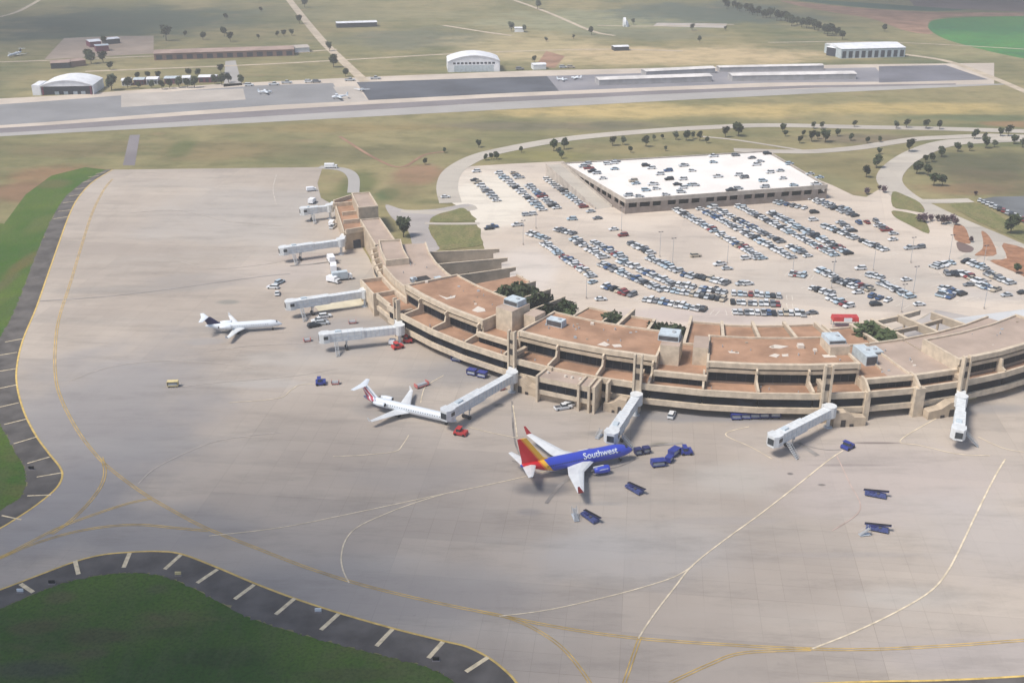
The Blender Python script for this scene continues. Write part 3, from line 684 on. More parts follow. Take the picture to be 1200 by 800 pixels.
def quad_block(px, z, mat, roofm, name='wing_wall', pz=.6, zb=0.0):
    q = [P(x, y, z) for x, y in px]
    o = part(MB().prism(q, zb, z - pz, mat, roofm), name)
    c = (sum(p[0] for p in q) / 4, sum(p[1] for p in q) / 4)
    m = MB()
    for i in range(len(q)):
        a_, b_ = Vector(q[i]), Vector(q[(i + 1) % len(q)])
        d_ = (b_ - a_).normalized(); nn = Vector((-d_.y, d_.x))
        if (Vector(c) - a_).dot(nn) < 0: nn = -nn
        m.prism([tuple(a_ - nn * .1), tuple(b_ - nn * .1 - d_ * 0.0), tuple(b_ + nn * .4 - d_ * .4), tuple(a_ + nn * .4 + d_ * .4)], z - pz + .002 * i, z + .003 * i, 'beam_tan')
    part(m, 'parapet')
    return o
quad_block([(422, 257), (445, 255), (463, 281), (440, 287)], 10.2, 'wall_tan', 'gravel_pink')
quad_block([(412, 226), (433, 225), (443, 241), (420, 243)], 13.2, 'wall_tan', 'gravel_pink')
quad_block([(392, 237), (413, 229), (426, 268), (403, 272)], 8.0, 'wall_tan', 'gravel_red')
for l, r_ in (((390, 238.5), (414, 236.5)), ((401, 249), (419, 247)), ((402, 258.5), (422, 256.5)), ((405, 269.5), (426, 266)), ((391, 235), (411, 228.5))):
    a_, b_ = Vector(P(*l, 9)), Vector(P(*r_, 9)); d_ = (b_ - a_).normalized(); nn = Vector((-d_.y, d_.x)) * .35
    part(MB().prism([tuple(a_ - nn), tuple(b_ - nn), tuple(b_ + nn), tuple(a_ + nn)], 7.2, 9.2, 'beam_tan'), 'divider_wall')
p0 = Vector(P(411, 291, 0)); p1 = Vector(P(423, 290, 0)); dd = (p1 - p0).normalized(); nn = Vector((dd.y, -dd.x)) * .1
part(MB().prism([tuple(p0 + nn * 6), tuple(p1 + nn * 6), tuple(p1 - nn * 6), tuple(p0 - nn * 6)], .05, 3.6, 'door_dark'), 'bay_door')
# radial walls and low roofs on the land side
RAD = [(-82, 90), (-74.6, 89), (-67.2, 89.6), (-60.6, 91.7), (-54.6, 92.3), (-48.6, 93.3), (-43.2, 95), (-35.6, 98), (-26.4, 94), (-20.9, 100), (-14.2, 93.6), (-8, 96.3), (-1.9, 95.5), (4.4, 95.8), (10.4, 98), (16.6, 102), (21.9, 100.5), (28.2, 101.5), (34.5, 106)]
for x, r in RAD:
    big = x > 16
    hw = 7.4 if x < -60 else 8.5 if x < -35 else 9.6
    prof = [(119.6 if x < -58 else 121.6, 0), (119.6 if x < -58 else 121.6, hw), (r, hw), (r, 6.2), (r + 2.5, 5.8), (r + 2.5, 0)]
    if big: prof = [(121.6, 0), (121.6, 9.6), (r, 9.6), (r, 7.2), (117, 7.0), (117, 0)]
    w_ = part(MB().fin(prof, x, .9 if x > -30 else .45, 'radial_tan'), 'radial_wall')
    part(MB().fin([(prof[1][0] - .1, hw), (prof[1][0] - .1, hw + .25), (r - .05, hw + .25), (r - .05, hw)], x, 1.0 if x > -30 else .6, 'beam_tan'), 'coping', parent=w_)
    if big: 
        cx, cy = pol(r + 3, x); part(MB().cyl((cx, cy, 0), (cx, cy, 7.6), .45, .45, 'wall_tan', 8), 'column')
def lowroof(a, b, r0, r1=121.4, mt='gravel_red', z=8.4):
    part(MB().ring(r0, r1, 4.6, z, a + .35, b - .35, 'wall_tan', mt), 'low_roof')
    part(MB().ring(r0 - .5, r0, 4.4, 9.1, a + .35, b - .35, 'beam_tan'), 'parapet')
lowroof(-60.6, -54.6, 95); lowroof(-35.6, -29.5, 99); lowroof(-26.4, -20.9, 99); lowroof(-14.2, -8, 97)
lowroof(-8, -1.9, 98, mt='gravel_red'); lowroof(-1.9, 4.4, 98); lowroof(4.4, 10.4, 98); lowroof(11.5, 16.6, 103)
part(MB().fin([(121.6, 0), (121.6, 9.6), (98, 9.6), (98, 0)], -29.4, .7, 'beam_tan'), 'radial_wall')
part(MB().fin([(121.6, 0), (121.6, 9.6), (100, 9.6), (100, 0)], 11.4, .7, 'beam_tan'), 'radial_wall')
part(MB().ring(101, 102, 7.6, 9.3, 16.9, 34.2, 'beam_tan'), 'pergola_beam'); part(MB().ring(110, 110.8, 7.6, 9.0, 22.2, 34.2, 'wall_tan'), 'pergola_beam')
# roof patches, small vents on the red roofs
def patch(px, z, mat='roof_white', h=.12):
    q = [P(x, y, z) for x, y in px]; part(MB().prism(q, z - .05, z + h, mat), 'roof_patch', 'pale patch on the red gravel roof')
zr = 14.45
for px in ([(553, 364), (560, 359), (568, 362), (569, 365), (560, 366)], [(514, 346), (524, 349), (534, 346), (533, 349), (523, 351)], [(700, 404), (708, 400.5), (715, 404), (710, 406)], [(717, 404), (727, 403.5), (729, 406.5), (720, 407)],
           [(901, 406.5), (908, 404), (924, 406), (915, 408.5), (905, 408)], [(901, 417), (908, 414.5), (914, 416), (910, 419)], [(916, 415.5), (923, 415), (924, 417.5), (917, 418)], [(963, 416), (976, 415.5), (981, 418.5), (966, 419)], [(853, 411.5), (866, 413), (866, 414.3), (855, 413.5)]):
    patch(px, zr)
for (x, y, s) in ((674, 396, .5), (675, 386, .3), (938, 407, 1.0), (955, 411, .6), (694, 380, .6), (640, 381, .4), (500, 331, .6)):
    wx, wy = P(x, y, zr); part(MB().box(wx - s, wx + s, wy - s, wy + s, zr - .1, zr + s * 1.1, 'roof_white' if s > .5 else 'metal_grey', .1, .1), 'roof_vent')

# small vents, drains and curbs scattered over the roofs
rv = random.Random(5)
for (a0_, a1_, r0_, r1_, z_, n_) in ((-57, -42.5, 124, 139, 14.4, 9), (-34, -17.5, 124, 139, 14.4, 11), (-9.5, 6.5, 124, 139, 14.4, 10), (9, 19, 124, 142, 10.9, 7), (21, 37, 133, 144, 14.4, 7), (-80, -62, 122, 137, 10.6, 6), (-50, 5, 143.5, 148, 8.0, 14)):
    for k in range(n_):
        x_, y_ = pol(rv.uniform(r0_, r1_), rv.uniform(a0_, a1_)); q_ = rv.uniform(.22, .5)
        if rv.random() < .5: part(MB().cyl((x_, y_, z_ - .05), (x_, y_, z_ + rv.uniform(.3, .9)), q_ * .5, q_ * .5, 'metal_grey', 8), 'roof_vent')
        else: part(MB().box(x_ - q_, x_ + q_, y_ - q_ * .8, y_ + q_ * .8, z_ - .05, z_ + rv.uniform(.2, .6), rv.choice(['metal_grey', 'wall_shadow_tan', 'roof_white']), .05, .05), 'roof_vent')

# penthouses (part of the building) and the plant on them
def rbox(rc, ac, hw, hr, z0, z1, mat, top=None, xtra=0):
    """box aligned with the radius: centre radius, angle, half width, half depth"""
    x0, y0 = pol(rc, ac); c_, s_ = math.cos(R(ac + xtra)), math.sin(R(ac + xtra))
    q = [(x0 + u * c_ - v * s_, y0 + u * s_ + v * c_) for u, v in ((-hw, -hr), (hw, -hr), (hw, hr), (-hw, hr))]
    return MB().prism(q, z0, z1, mat, top)
part(rbox(133, -39.0, 3.4, 4.6, 10.9, 18.6, 'beam_tan', 'gravel_pink'), 'penthouse'); part(rbox(130, -36.1, 2.2, 3.0, 10.9, 16.6, 'beam_tan', 'gravel_pink'), 'penthouse')
part(rbox(134, -15.2, 2.9, 4.6, 10.9, 17.4, 'beam_tan', 'gravel_pink'), 'penthouse'); part(rbox(132, -11.4, 2.3, 4.6, 10.9, 16.8, 'beam_tan', 'gravel_pink'), 'penthouse')
part(rbox(131, 6.4, 3.1, 4.2, 14.4, 17.3, 'beam_tan', 'gravel_pink'), 'penthouse')
part(rbox(131, -62, 5.5, 3.0, 10.55, 11.6, 'wall_shadow_tan', 'dark_recess'), 'plant_well')  # dark top paints the shade of a sunken well
def unit(rc, ac, hw, hr, z, h, label, rot=0):
    x0, y0 = pol(rc, ac)
    e = empty('air_handler', (x0, y0, z), R(ac + rot)); tag(e, label, 'air handler', 'air handling units on the terminal roofs')
    MB().box(-hw, hw, -hr, hr, 0, h, 'unit_blue', .08, .08).build('housing', e)
    MB().box(-hw + .25, hw - .25, -hr - .04, -hr + .1, .25, h - .35, 'metal_dark').build('grille', e)
    MB().cyl((hw * .4, 0, h), (hw * .4, 0, h + .35), .6, .6, 'metal_grey', 12).build('fan', e)
    return e
unit(131.6, -39.1, 2.9, 2.4, 18.6, 1.9, 'blue-grey air handler on the tall penthouse between the two left red roofs')
unit(130.5, -32.3, 2.9, 1.6, 14.45, 2.2, 'pale air handler at the left rear corner of the middle red roof')
unit(132.5, -15.6, 3.2, 3.0, 17.4, 1.9, 'blue-grey sloping air handler on the penthouse right of the middle roof')
unit(130, 6.3, 2.7, 3.3, 17.3, 1.3, 'pale blue air handler on the low penthouse on the right red roof')
unit(132, 10.6, 1.9, 4.6, 10.95, 3.2, 'long grey-blue air handler standing on the pink roof beside a kerb')
unit(127, -59.6, 3.6, 1.3, 11.6, 1.8, 'pale air handler with dark grille at the rear left of the first red roof')
unit(134, -63.5, 1.1, 1.1, 10.9, 1.4, 'small square air handler on the pale roof beside the plant well')
unit(127, 12.8, 3.0, 2.4, 10.95, .9, 'flat dark air handler on the broad pink roof')

# ---------------------------------------------------------------- parking garage
G = empty('parking_garage', (0, 0, 0)); tag(G, 'low tan parking garage with white roof deck full of cars', 'parking garage')
FL, FR, BR, BL = (Vector(P(*q, 7)) for q in ((733, 234), (970, 217), (900, 177), (660, 191)))
def inset(k): 
    c = (FL + FR + BR + BL) / 4
    return [tuple(p + (c - p).normalized() * k) for p in (FL, FR, BR, BL)]
MB().prism(inset(1.5), 6.0, 6.6, 'garage_wall', 'deck_white').build('deck', G)
MB().prism(inset(6), .06, 5.9, 'dark_recess').build('interior', G)  # near-black block paints the shaded inside behind the openings
def wall_seg(mb, a, b, z0, z1, t, mat, off=0.0):
    d = (b - a).normalized(); n = Vector((d.y, -d.x))
    mb.prism([tuple(a + n * off), tuple(b + n * off), tuple(b + n * (off - t)), tuple(a + n * (off - t))], z0, z1, mat)
for a_, b_, nm in ((FL, FR, 'front_wall'), (FR, BR, 'side_wall'), (BR, BL, 'rear_wall'), (BL, FL, 'side_wall')):
    m = MB(); wall_seg(m, a_, b_, 5.2, 7.2, .5, 'garage_wall'); wall_seg(m, a_, b_, 0, 2.9, .48, 'garage_base'); w_ = m.build(nm, G)
    n_ = int((b_ - a_).length / 6.5)
    for i in range(n_ + 1):
        p = a_.lerp(b_, i / n_); d = (b_ - a_).normalized()
        m = MB(); wd = 1.7 if i % 3 == 0 else .7
        lo, hi_ = p - d * wd, p + d * wd
        if i == 0: lo = p
        if i == n_: hi_ = p
        wall_seg(m, lo, hi_, 2.9, 5.2, .5, 'garage_base'); m.build('pier', w_)
# ramp down the left side
d = (FL - BL).normalized(); n = Vector((d.y, -d.x))
if n.x > 0: n = -n
a0 = BL + n * 1.0; a1 = BL + d * 62 + n * 1.0; wv = n * 8.5
MB().add([(*a0, 0), (*a1, 0), (*(a1 + wv), 0), (*(a0 + wv), 0), (*a0, 6.6), (*a1, .1), (*(a1 + wv), .1), (*(a0 + wv), 6.6)], [(0, 1, 2, 3), (4, 5, 6, 7), (0, 1, 5, 4), (2, 3, 7, 6), (3, 0, 4, 7), (1, 2, 6, 5)], 'road_concrete').build('ramp', G)
m = MB()
for o_ in (n * 0, wv):
    q0, q1 = a0 + o_, a1 + o_; t_ = n * (.35 if o_.length > 1 else -.35)
    m.add([(*q0, 0), (*q1, 0), (*(q1 + t_), 0), (*(q0 + t_), 0), (*q0, 7.6), (*q1, 1.0), (*(q1 + t_), 1.0), (*(q0 + t_), 7.6)], [(0, 1, 2, 3), (4, 5, 6, 7), (0, 1, 5, 4), (2, 3, 7, 6), (3, 0, 4, 7), (1, 2, 6, 5)], 'garage_wall')
m.build('ramp_wall', G)

# ---------------------------------------------------------------- cars
def car_mesh(kind, paint):
    m = MB()
    L_, W_ = {'saloon': (4.7, 1.82), 'estate car': (4.8, 1.92), 'pickup truck': (5.7, 1.98)}[kind]
    x0, x1, w = -L_ / 2, L_ / 2, W_ / 2
    hb = .88 if kind == 'saloon' else 1.08
    secs = [(x0, .42, hb - .14, w * .86), (x0 + .25, .30, hb - .02, w * .97), (x0 + 1.0, .28, hb, w), (x1 - 1.3, .28, hb - .02, w), (x1 - .35, .30, hb - .14, w * .96), (x1, .42, hb - .30, w * .82)]
    vs = []
    for x, zl, zh, ww in secs: vs += [(x, -ww, zl), (x, ww, zl), (x, ww, zh - .12), (x, ww * .93, zh), (x, -ww * .93, zh), (x, -ww, zh - .12)]
    fs = [(5, 4, 3, 2, 1, 0), tuple(range(30, 36))]
    for k in range(5):
        for i in range(6): fs.append((k * 6 + i, k * 6 + (i + 1) % 6, k * 6 + 6 + (i + 1) % 6, k * 6 + 6 + i))
    m.add(vs, fs, paint)
    cab = {'saloon': (-1.75, 1.05, -1.05, .30, 1.42), 'estate car': (-2.25, 1.25, -1.95, .55, 1.72), 'pickup truck': (-.75, 1.45, -.55, .75, 1.80)}[kind]
    b0, b1, t0, t1, zt = cab; g = MB()
    for mm, z0, z1, e0, e1, f0, f1, wa, wb, mt in ((g, hb - .02, zt - .06, b0, b1, t0, t1, w * .90, w * .74, 'car_glass'), (m, zt - .06, zt, t0, t1, t0 + .06, t1 - .06, w * .75, w * .68, paint)):
        mm.add([(e0, -wa, z0), (e1, -wa, z0), (e1, wa, z0), (e0, wa, z0), (f0, -wb, z1), (f1, -wb, z1), (f1, wb, z1), (f0, wb, z1)], [(3, 2, 1, 0), (4, 5, 6, 7), (0, 1, 5, 4), (1, 2, 6, 5), (2, 3, 7, 6), (3, 0, 4, 7)], mt)
    if kind == 'pickup truck': m.box(x0 + .15, -.85, -w * .8, w * .8, hb, hb + .02, 'metal_dark')
    for x in (x0 + .95, x1 - .95):
        for s in (-1, 1): m.cyl((x, s * (w - .22), .33), (x, s * (w + .01), .33), .33, .33, 'tyre', 10)
    return m, g
PROTO = {}
def proto_car(kind, color):
    k = (kind, color)
    if k not in PROTO:
        m, g = car_mesh(kind, 'car_' + color.replace(' ', '_'))
        o = m.build('parked_car' if kind != 'pickup truck' else 'parked_pickup', fix=False); w = g.build('windows', o, fix=False); PROTO[k] = o
    return PROTO[k]
cars = []   # x, y, z, heading, row, index
def row(desc, a, b, n, heads=None, jit=.25, mid=None, skip=0.0, z=0.12):
    pts = [P(*a), P(*b)] if mid is None else smooth([P(*a), P(*mid), P(*b)], 12)
    ln = [0]
    for i in range(1, len(pts)): ln.append(ln[-1] + math.dist(pts[i], pts[i - 1]))
    k = 0
    for i in range(n):
        s = ln[-1] * i / max(1, n - 1)
        j = next(q for q in range(1, len(ln)) if s <= ln[q] + 1e-6); t = (s - ln[j - 1]) / (ln[j] - ln[j - 1])
        p = Vector(pts[j - 1]).lerp(Vector(pts[j]), t); d = Vector(pts[j]) - Vector(pts[j - 1])
        h = math.atan2(d.y, d.x) + math.pi / 2 if heads is None else R(heads)
        if random.random() < skip: continue
        if random.random() < .5: h += math.pi
        cars.append([p.x + random.uniform(-jit, jit), p.y + random.uniform(-jit, jit), z, h + random.uniform(-.04, .04), desc, k]); k += 1
HD = 14
rows = [
 ('the short row beside the lot entrance', (556, 212), (582, 236), 8), ('the second row in from the lot entrance', (584, 204), (636, 247), 15),
 ('the third row in from the lot entrance', (602, 204), (612, 212), 4), ('the long row left of the garage ramp', (620, 219), (652, 245), 11), ('the row nearest the garage ramp', (641, 211), (692, 249), 16),
 ('the stub of cars left of the centre lot', (622, 275), (640, 281), 5), ('the long slanting row closest to the terminal', (639, 287), (694, 325), 20),
 ('the short row behind the closest slanting row', (653, 270), (671, 275), 5), ('the slanting row second from the terminal', (673, 282), (707, 303), 10),
 ('the slanting row third from the terminal', (697, 286), (729, 303), 9), ('the short row below the garage corner', (741, 287), (763, 298), 7),
 ('the row beside the planted courtyards', (695, 332), (740, 347), 10), ('the long curved row behind the courtyards', (706, 311), (775, 341), 18),
 ('the curved row second from the courtyards', (727, 307), (790, 335), 16), ('the short row amid the open lot', (762, 304), (794, 319), 8),
 ('the pair of cars beyond the middle row', (797, 322), (812, 326), 4), ('the last curved row before the gap', (817, 325), (851, 333), 8),
 ('the wide curved row above the drive', (783, 341), (847, 352), 12), ('the row behind the wide curved row', (796, 335), (848, 344), 11),
 ('the front row along the terminal drive', (757, 352), (825, 364), 12), ('the upper row of the square block', (860, 345), (912, 348), 9), ('the middle row of the square block', (858, 355), (912, 358), 9),
 ('the lower row of the square block', (861, 367), (940, 369), 13),
 ('the single long row below the garage', (791, 246), (893, 304), 32), ('the first double row, left side', (821, 246), (927, 303), 34), ('the first double row, right side', (833, 243), (947, 301), 36),
 ('the second double row, left side', (866, 243), (978, 300), 34), ('the second double row, right side', (903, 251), (994, 298), 28),
 ('the third long row right of the garage', (966, 266), (1037, 294), 18), ('the short row beside the third long row', (985, 262), (1003, 275), 5),
 ('the row below the garage right corner', (957, 237), (1001, 254), 9), ('the row tight to the garage right corner', (944, 232), (993, 247), 9), ('the cluster by the garage right end', (909, 238), (942, 245), 6),
 ('the pairs by the right exit', (1006, 262), (1026, 261), 3), ('the pairs near the right exit lane', (1031, 266), (1039, 271), 3),
 ('the small group below the double rows', (928, 322), (941, 324), 4), ('the five cars below the third row', (959, 318), (976, 325), 5), ('the slanting row below the lot lamps', (980, 330), (1003, 338), 6),
 ('the row beside the slanting right rows', (995, 330), (1020, 341), 6), ('the four cars left of the slanting rows', (953, 339), (972, 345), 4), ('the cars nearest the red canopy', (974, 351), (994, 360), 5),
 ('the short row beside the lot lamp', (1018, 323), (1037, 328), 5), ('the longest row of the right front lot', (1034, 333), (1067, 349), 11), ('the pair below the longest right row', (1022, 348), (1040, 353), 3),
 ('the small row beside the exit island', (1095, 314), (1113, 309), 5), ('the four cars below the exit island', (1110, 322), (1124, 322), 4), ('the slanting row toward the far right', (1127, 322), (1147, 331), 6),
 ('the dark cars by the mulch island', (1132, 308), (1154, 316), 5), ('the row along the right lot edge', (1158, 322), (1184, 333), 7), ('the clustered cars upper row at right', (1104, 338), (1127, 346), 5),
 ('the clustered cars lower row at right', (1102, 346), (1114, 349), 4), ('the last slanting row at right', (1148, 335), (1167, 341), 6)]
bl_ = MB()
for i, (d_, a_, b_, n_) in enumerate(rows):
    row(d_, a_, b_, n_, skip=.04)
    A_, B_ = Vector(P(*a_)), Vector(P(*b_)); u_ = (B_ - A_).normalized(); v_ = Vector((-u_.y, u_.x)); st_ = (B_ - A_).length / max(1, n_ - 1)
    for k in range(-2, n_ + 2):
        c_ = A_ + u_ * st_ * (k + .5); ribbon_mb(bl_, [tuple(c_ - v_ * 2.7), tuple(c_ + v_ * 2.7)], .16, .075 + .0004 * i, 'bay_line')
tag(bl_.build('bay_markings', fix=False), kind='structure')
singles = [(617, 253), (623, 252), (670, 258), (700, 257), (606, 265), (719, 270), (730, 277), (704, 352), (815, 301), (843, 311), (852, 316), (868, 334), (876, 334), (951, 368), (907, 252), (954, 250), (953, 259), (1047, 275), (1046, 282), (1066, 292), (1078, 291), (1008, 316), (1005, 344), (1026, 358), (1062, 329), (1077, 358), (1135, 335), (1179, 347), (1198, 344), (874, 304), (888, 304), (573, 269), (577, 267), (558, 202), (935, 323), (522, 232)]
SD = ['small car parked alone in a bay beside the lot entrance rows', 'car parked alone in the wide empty aisle below the garage', 'car on its own in the open middle of the lot', 'stray car at the edge of the right front lot']
for k, (x, y) in enumerate(singles):
    wx, wy = P(x, y); cars.append([wx, wy, .12, R(HD + random.choice((0, 180)) + random.uniform(-6, 6)), None, k])
gar = [(688, 193), (683, 196), (690, 198), (694, 202), (699, 204), (706, 210), (712, 193), (719, 192), (722, 190), (720, 199), (742, 213), (745, 216), (757, 195), (763, 198), (765, 217), (757, 224), (769, 222), (773, 205), (783, 201), (784, 211), (794, 217), (800, 211), (801, 195), (811, 201), (808, 218), (814, 218), (800, 221), (736, 230), (749, 231), (780, 229), (798, 226), (836, 184), (836, 191), (841, 208), (862, 183), (881, 186), (891, 190), (886, 194), (865, 206), (872, 209), (894, 213), (902, 203), (914, 201), (917, 210), (925, 193), (949, 205), (960, 209), (930, 218), (899, 181), (956, 217), (896, 220), (865, 222), (857, 224)]
for x, y in gar:
    wx, wy = P(x, y, 6.6); cars.append([wx, wy, 6.62, R(HD + random.choice((0, 180)) + random.uniform(-5, 5)), 'garage', 0])
for k in range(14):
    t = k / 13; wx, wy = P(1148 + 60 * t, 236 + 27 * t); cars.append([wx, wy, .19, R(60), 'far lot', 0])
for c in cars:
    c.append(random.choice(CARW)); c.append(random.choices(['saloon', 'estate car', 'pickup truck'], (5, 5, 2))[0])
cars.sort(key=lambda c: c[1] * 1.0 + (5000 if c[4] in ('garage', 'far lot') else 0))
near, rest = cars[:300], cars[300:]
WORD = {'estate car': 'estate car', 'saloon': 'saloon', 'pickup truck': 'pickup truck'}
POSW = {}
sn = 0
for x, y, z, h, d_, k, col_, kd in near:
    if d_ is None: 
        lab = f'lone {col_} {WORD[kd]} parked by itself in open bay, {ordn(sn)} from the terminal'; sn += 1
    else: lab = f'{col_} {WORD[kd]}, {ordn(k)} from left in {d_}'
    o = inst(proto_car(kd, col_), x, y, z, h, lab, 'car' if kd != 'pickup truck' else 'pickup truck', 'cars parked in the airport parking lot')
m = MB(); MS = {}
for x, y, z, h, d_, k, col_, kd in rest:
    key = (kd, col_)
    if key not in MS: MS[key] = car_mesh(kd, 'car_' + col_.replace(' ', '_'))
    c_, s_ = math.cos(h), math.sin(h)
    for src in MS[key]:
        b_ = len(m.v); m.v += [(x + a_ * c_ - b2 * s_, y + a_ * s_ + b2 * c_, z + q) for a_, b2, q in src.v]
        for f, mi in zip(src.f, src.m): m.f.append([b_ + i for i in f]); m.m.append(m.mi(src.mats[mi]))
tag(m.build('parked_cars', fix=False), 'dense rows of distant parked cars in the lot and on the white garage deck', 'cars', kind='stuff')

# ---------------------------------------------------------------- lamps in the lot
def lamp():
    e = empty('light_pole')
    MB().cyl((0, 0, 0), (0, 0, .9), .3, .3, 'garage_wall', 10).build('base', e)
    MB().cyl((0, 0, .9), (0, 0, 11), .11, .07, 'metal_grey', 8).build('pole', e)
    MB().box(-1.0, -.3, -.2, .2, 10.8, 11.05, 'metal_dark').build('lamp_head', e); MB().box(.3, 1.0, -.2, .2, 10.8, 11.05, 'metal_dark').build('lamp_head', e)
    MB().box(-.3, .3, -.05, .05, 10.88, 10.98, 'metal_grey').build('arm', e)
    return e
LP = lamp()
lps = [(613, 287, 'beside the lot entrance aisle'), (628, 268, 'behind the rows left of the garage ramp'), (728, 271, 'in front of the garage corner'), (773, 301, 'above the curved middle rows'), (788, 309, 'right of the short middle row'),
       (852, 309, 'in the empty centre of the lot'), (687, 350, 'by the planted courtyard roofs'), (929, 318, 'below the first double row'), (977, 322, 'below the second double row'), (1023, 317, 'below the third long row'), (1067, 308, 'beside two lone cars near the exit'),
       (1070, 344, 'at the longest right front row'), (1112, 305, 'near the exit island'), (974, 338, 'among the front rows left of the longest row'), (1056, 366, 'beside the curved drive and pergola'), (1153, 362, 'at the kerb of the pale blue road'), (1151, 318, 'among the dark cars by the mulch island')]
for x, y, d_ in lps:
    wx, wy = P(x, y); inst(LP, wx, wy, .05, R(15), 'tall thin twin-headed lot light ' + d_, 'light pole', 'light poles in the parking lot')

# ---------------------------------------------------------------- trees
def tree_proto(name, mat, h, w, seed, nleaf=520, leaf=.55, low=.28):
    rnd = random.Random(seed); e = empty(name)
    t = MB(); t.cyl((0, 0, 0), (0, 0, h * .55), h * .03, h * .018, 'bark', 7)
    for i in range(5):
        a = rnd.uniform(0, 6.28); t.cyl((0, 0, h * rnd.uniform(.3, .45)), (math.cos(a) * w * .5, math.sin(a) * w * .5, h * rnd.uniform(.6, .8)), h * .013, h * .005, 'bark', 5)
    t.build('trunk', e, fix=False)
    c = MB(); cl = []
    for i in range(9):
        a = rnd.uniform(0, 6.28); rr = rnd.uniform(.05, .5) * w
        cl.append((math.cos(a) * rr, math.sin(a) * rr, h * rnd.uniform(low + .18, .82), rnd.uniform(.42, .62) * w))
    for i in range(nleaf):
        x, y, z, r = rnd.choice(cl); d = Vector((rnd.gauss(0, 1), rnd.gauss(0, 1), rnd.gauss(0, .8))).normalized() * r * rnd.uniform(.55, 1.05)
        p = Vector((x, y, z)) + d
        if p.z > h: p.z = h - rnd.uniform(0, .4)
        if p.z < h * low * .8: p.z = h * low
        u = Vector((rnd.gauss(0, 1), rnd.gauss(0, 1), rnd.gauss(0, .6))).normalized() * leaf * rnd.uniform(.6, 1.3); v = u.orthogonal().normalized() * leaf * rnd.uniform(.5, 1.0)
        c.add([p - u, p - v * .8, p + u, p + v], [(0, 1, 2, 3)], mat)
    c.build('crown', e, fix=False)
    return e
TP = {'dark': [tree_proto('shade_tree', 'leaf_dark', 7, 2.9, 11 + i) for i in range(2)], 'grey': [tree_proto('shade_tree', 'leaf_grey', 7, 2.7, 31 + i, 330) for i in range(2)],
      'green': [tree_proto('shade_tree', 'leaf_green', 7, 2.8, 51)], 'purple': [tree_proto('small_tree', 'leaf_purple', 4, 2.0, 61, 300, .4)],
      'bush': [tree_proto('bush', 'leaf_dark', 3, 2.6, 71, 420, .4, .05)]}
def trees(desc, lst, kind, group, cat='tree'):
    lst = sorted(lst)
    for i, (x, y, h) in enumerate(lst):
        kd = kind if isinstance(kind, str) else kind[i % len(kind)]
        pr = random.choice(TP[kd]); base = {'purple': 4.0, 'bush': 3.0}.get(kd, 7.0)
        s = h / base * (.76 if group == GR else .9); wx, wy = P(x, y)
        lab = desc if len(lst) == 1 else f'{desc}, {ordn(i)} from the left'
        inst(pr, wx, wy, .0, random.uniform(0, 6.28), lab, cat, group, (s * random.uniform(.9, 1.15), s * random.uniform(.9, 1.15), s))
GR = 'trees on the grass around the access roads'
trees('dark round tree on the grass left of the curving exit road', [(1015, 208, 9), (1027, 197, 10), (1030, 181, 5)], 'dark', GR)
trees('tall dark tree between the two merging roads', [(1065, 178, 10)], 'dark', GR)
trees('small tree below the upper access road', [(1016, 168, 5), (1031, 167, 5), (997, 165, 6), (981, 160, 6)], 'dark', GR)
trees('thin grey tree along the upper access road', [(1050, 151, 7), (1062, 150, 8), (1085, 151, 8), (1101, 152, 8), (963, 151, 6), (953, 151, 6), (1001, 149, 6)], 'grey', GR)
trees('tree above the bend of the exit road', [(1142, 163, 8), (1154, 164, 6), (1155, 174, 9), (1165, 173, 6), (1172, 160, 7), (1181, 160, 10), (1188, 169, 7), (1198, 173, 7), (1136, 177, 7), (1122, 178, 7)], ('dark', 'grey'), GR)
trees('bushy tree inside the curve of the exit road', [(1103, 184, 8), (1092, 190, 7), (1084, 191, 6), (1074, 204, 9), (1087, 206, 8), (1094, 218, 9), (1104, 218, 8)], ('dark', 'green', 'dark'), GR)
trees('large dark tree beside the far dark car lot', [(1184, 274, 12)], 'dark', GR)
trees('round green bush on the mulch at the right edge', [(1191, 321, 6)], 'green', GR, 'bush')
trees('reddish low bush on the brown field at right', [(1143, 229, 3)], 'purple', GR, 'bush')
trees('dark tree between the two roads above the garage corner', [(917, 155, 7), (920, 160, 5), (937, 168, 6), (951, 166, 9), (967, 167, 10), (958, 163, 6), (941, 160, 5)], 'dark', GR)
trees('grey-green tree on the dry grass behind the garage', [(718, 171, 8), (730, 170, 7), (739, 179, 5), (757, 172, 9), (766, 165, 5), (776, 163, 4), (792, 164, 7), (804, 165, 8), (812, 163, 6), (820, 165, 8), (828, 168, 5), (780, 177, 4)], ('grey', 'grey', 'dark'), GR)
trees('dark round tree beside the road behind the garage', [(850, 161, 9), (865, 160, 11)], 'dark', GR)
trees('leafy tree near the garage ramp on the yellow grass', [(649, 177, 9), (655, 182, 6), (661, 175, 9), (658, 186, 6), (611, 179, 5)], ('grey', 'green'), GR)
trees('small dark bush beside the curving lot road', [(561, 173, 6), (521, 179, 4), (498, 193, 5), (569, 188, 5), (576, 187, 5), (582, 187, 6)], 'dark', GR, 'bush')
trees('big dark round tree beside the left wing of the terminal', [(473, 278, 10)], 'dark', None)
trees('purple flowering tree by the lot exit lane', [(1016, 228, 4), (1030, 223, 3), (1036, 226, 4), (1083, 261, 5), (1091, 259, 3.5), (1098, 259, 3.5), (1103, 263, 5), (1109, 262, 4), (1116, 260, 4), (1119, 264, 4), (1076, 260, 4), (1137, 284, 3)], 'purple', 'purple flowering trees by the lot exit')
BG = 'trees on the plain beyond the runway'
trees('tall columnar dark tree beyond the tan pad', [(195, 48, 17)], 'grey', BG)
trees('small dark tree above the long brown building', [(217, 43, 6), (238, 47, 8), (263, 43, 10), (270, 49, 10), (265, 23, 7)], 'dark', BG)
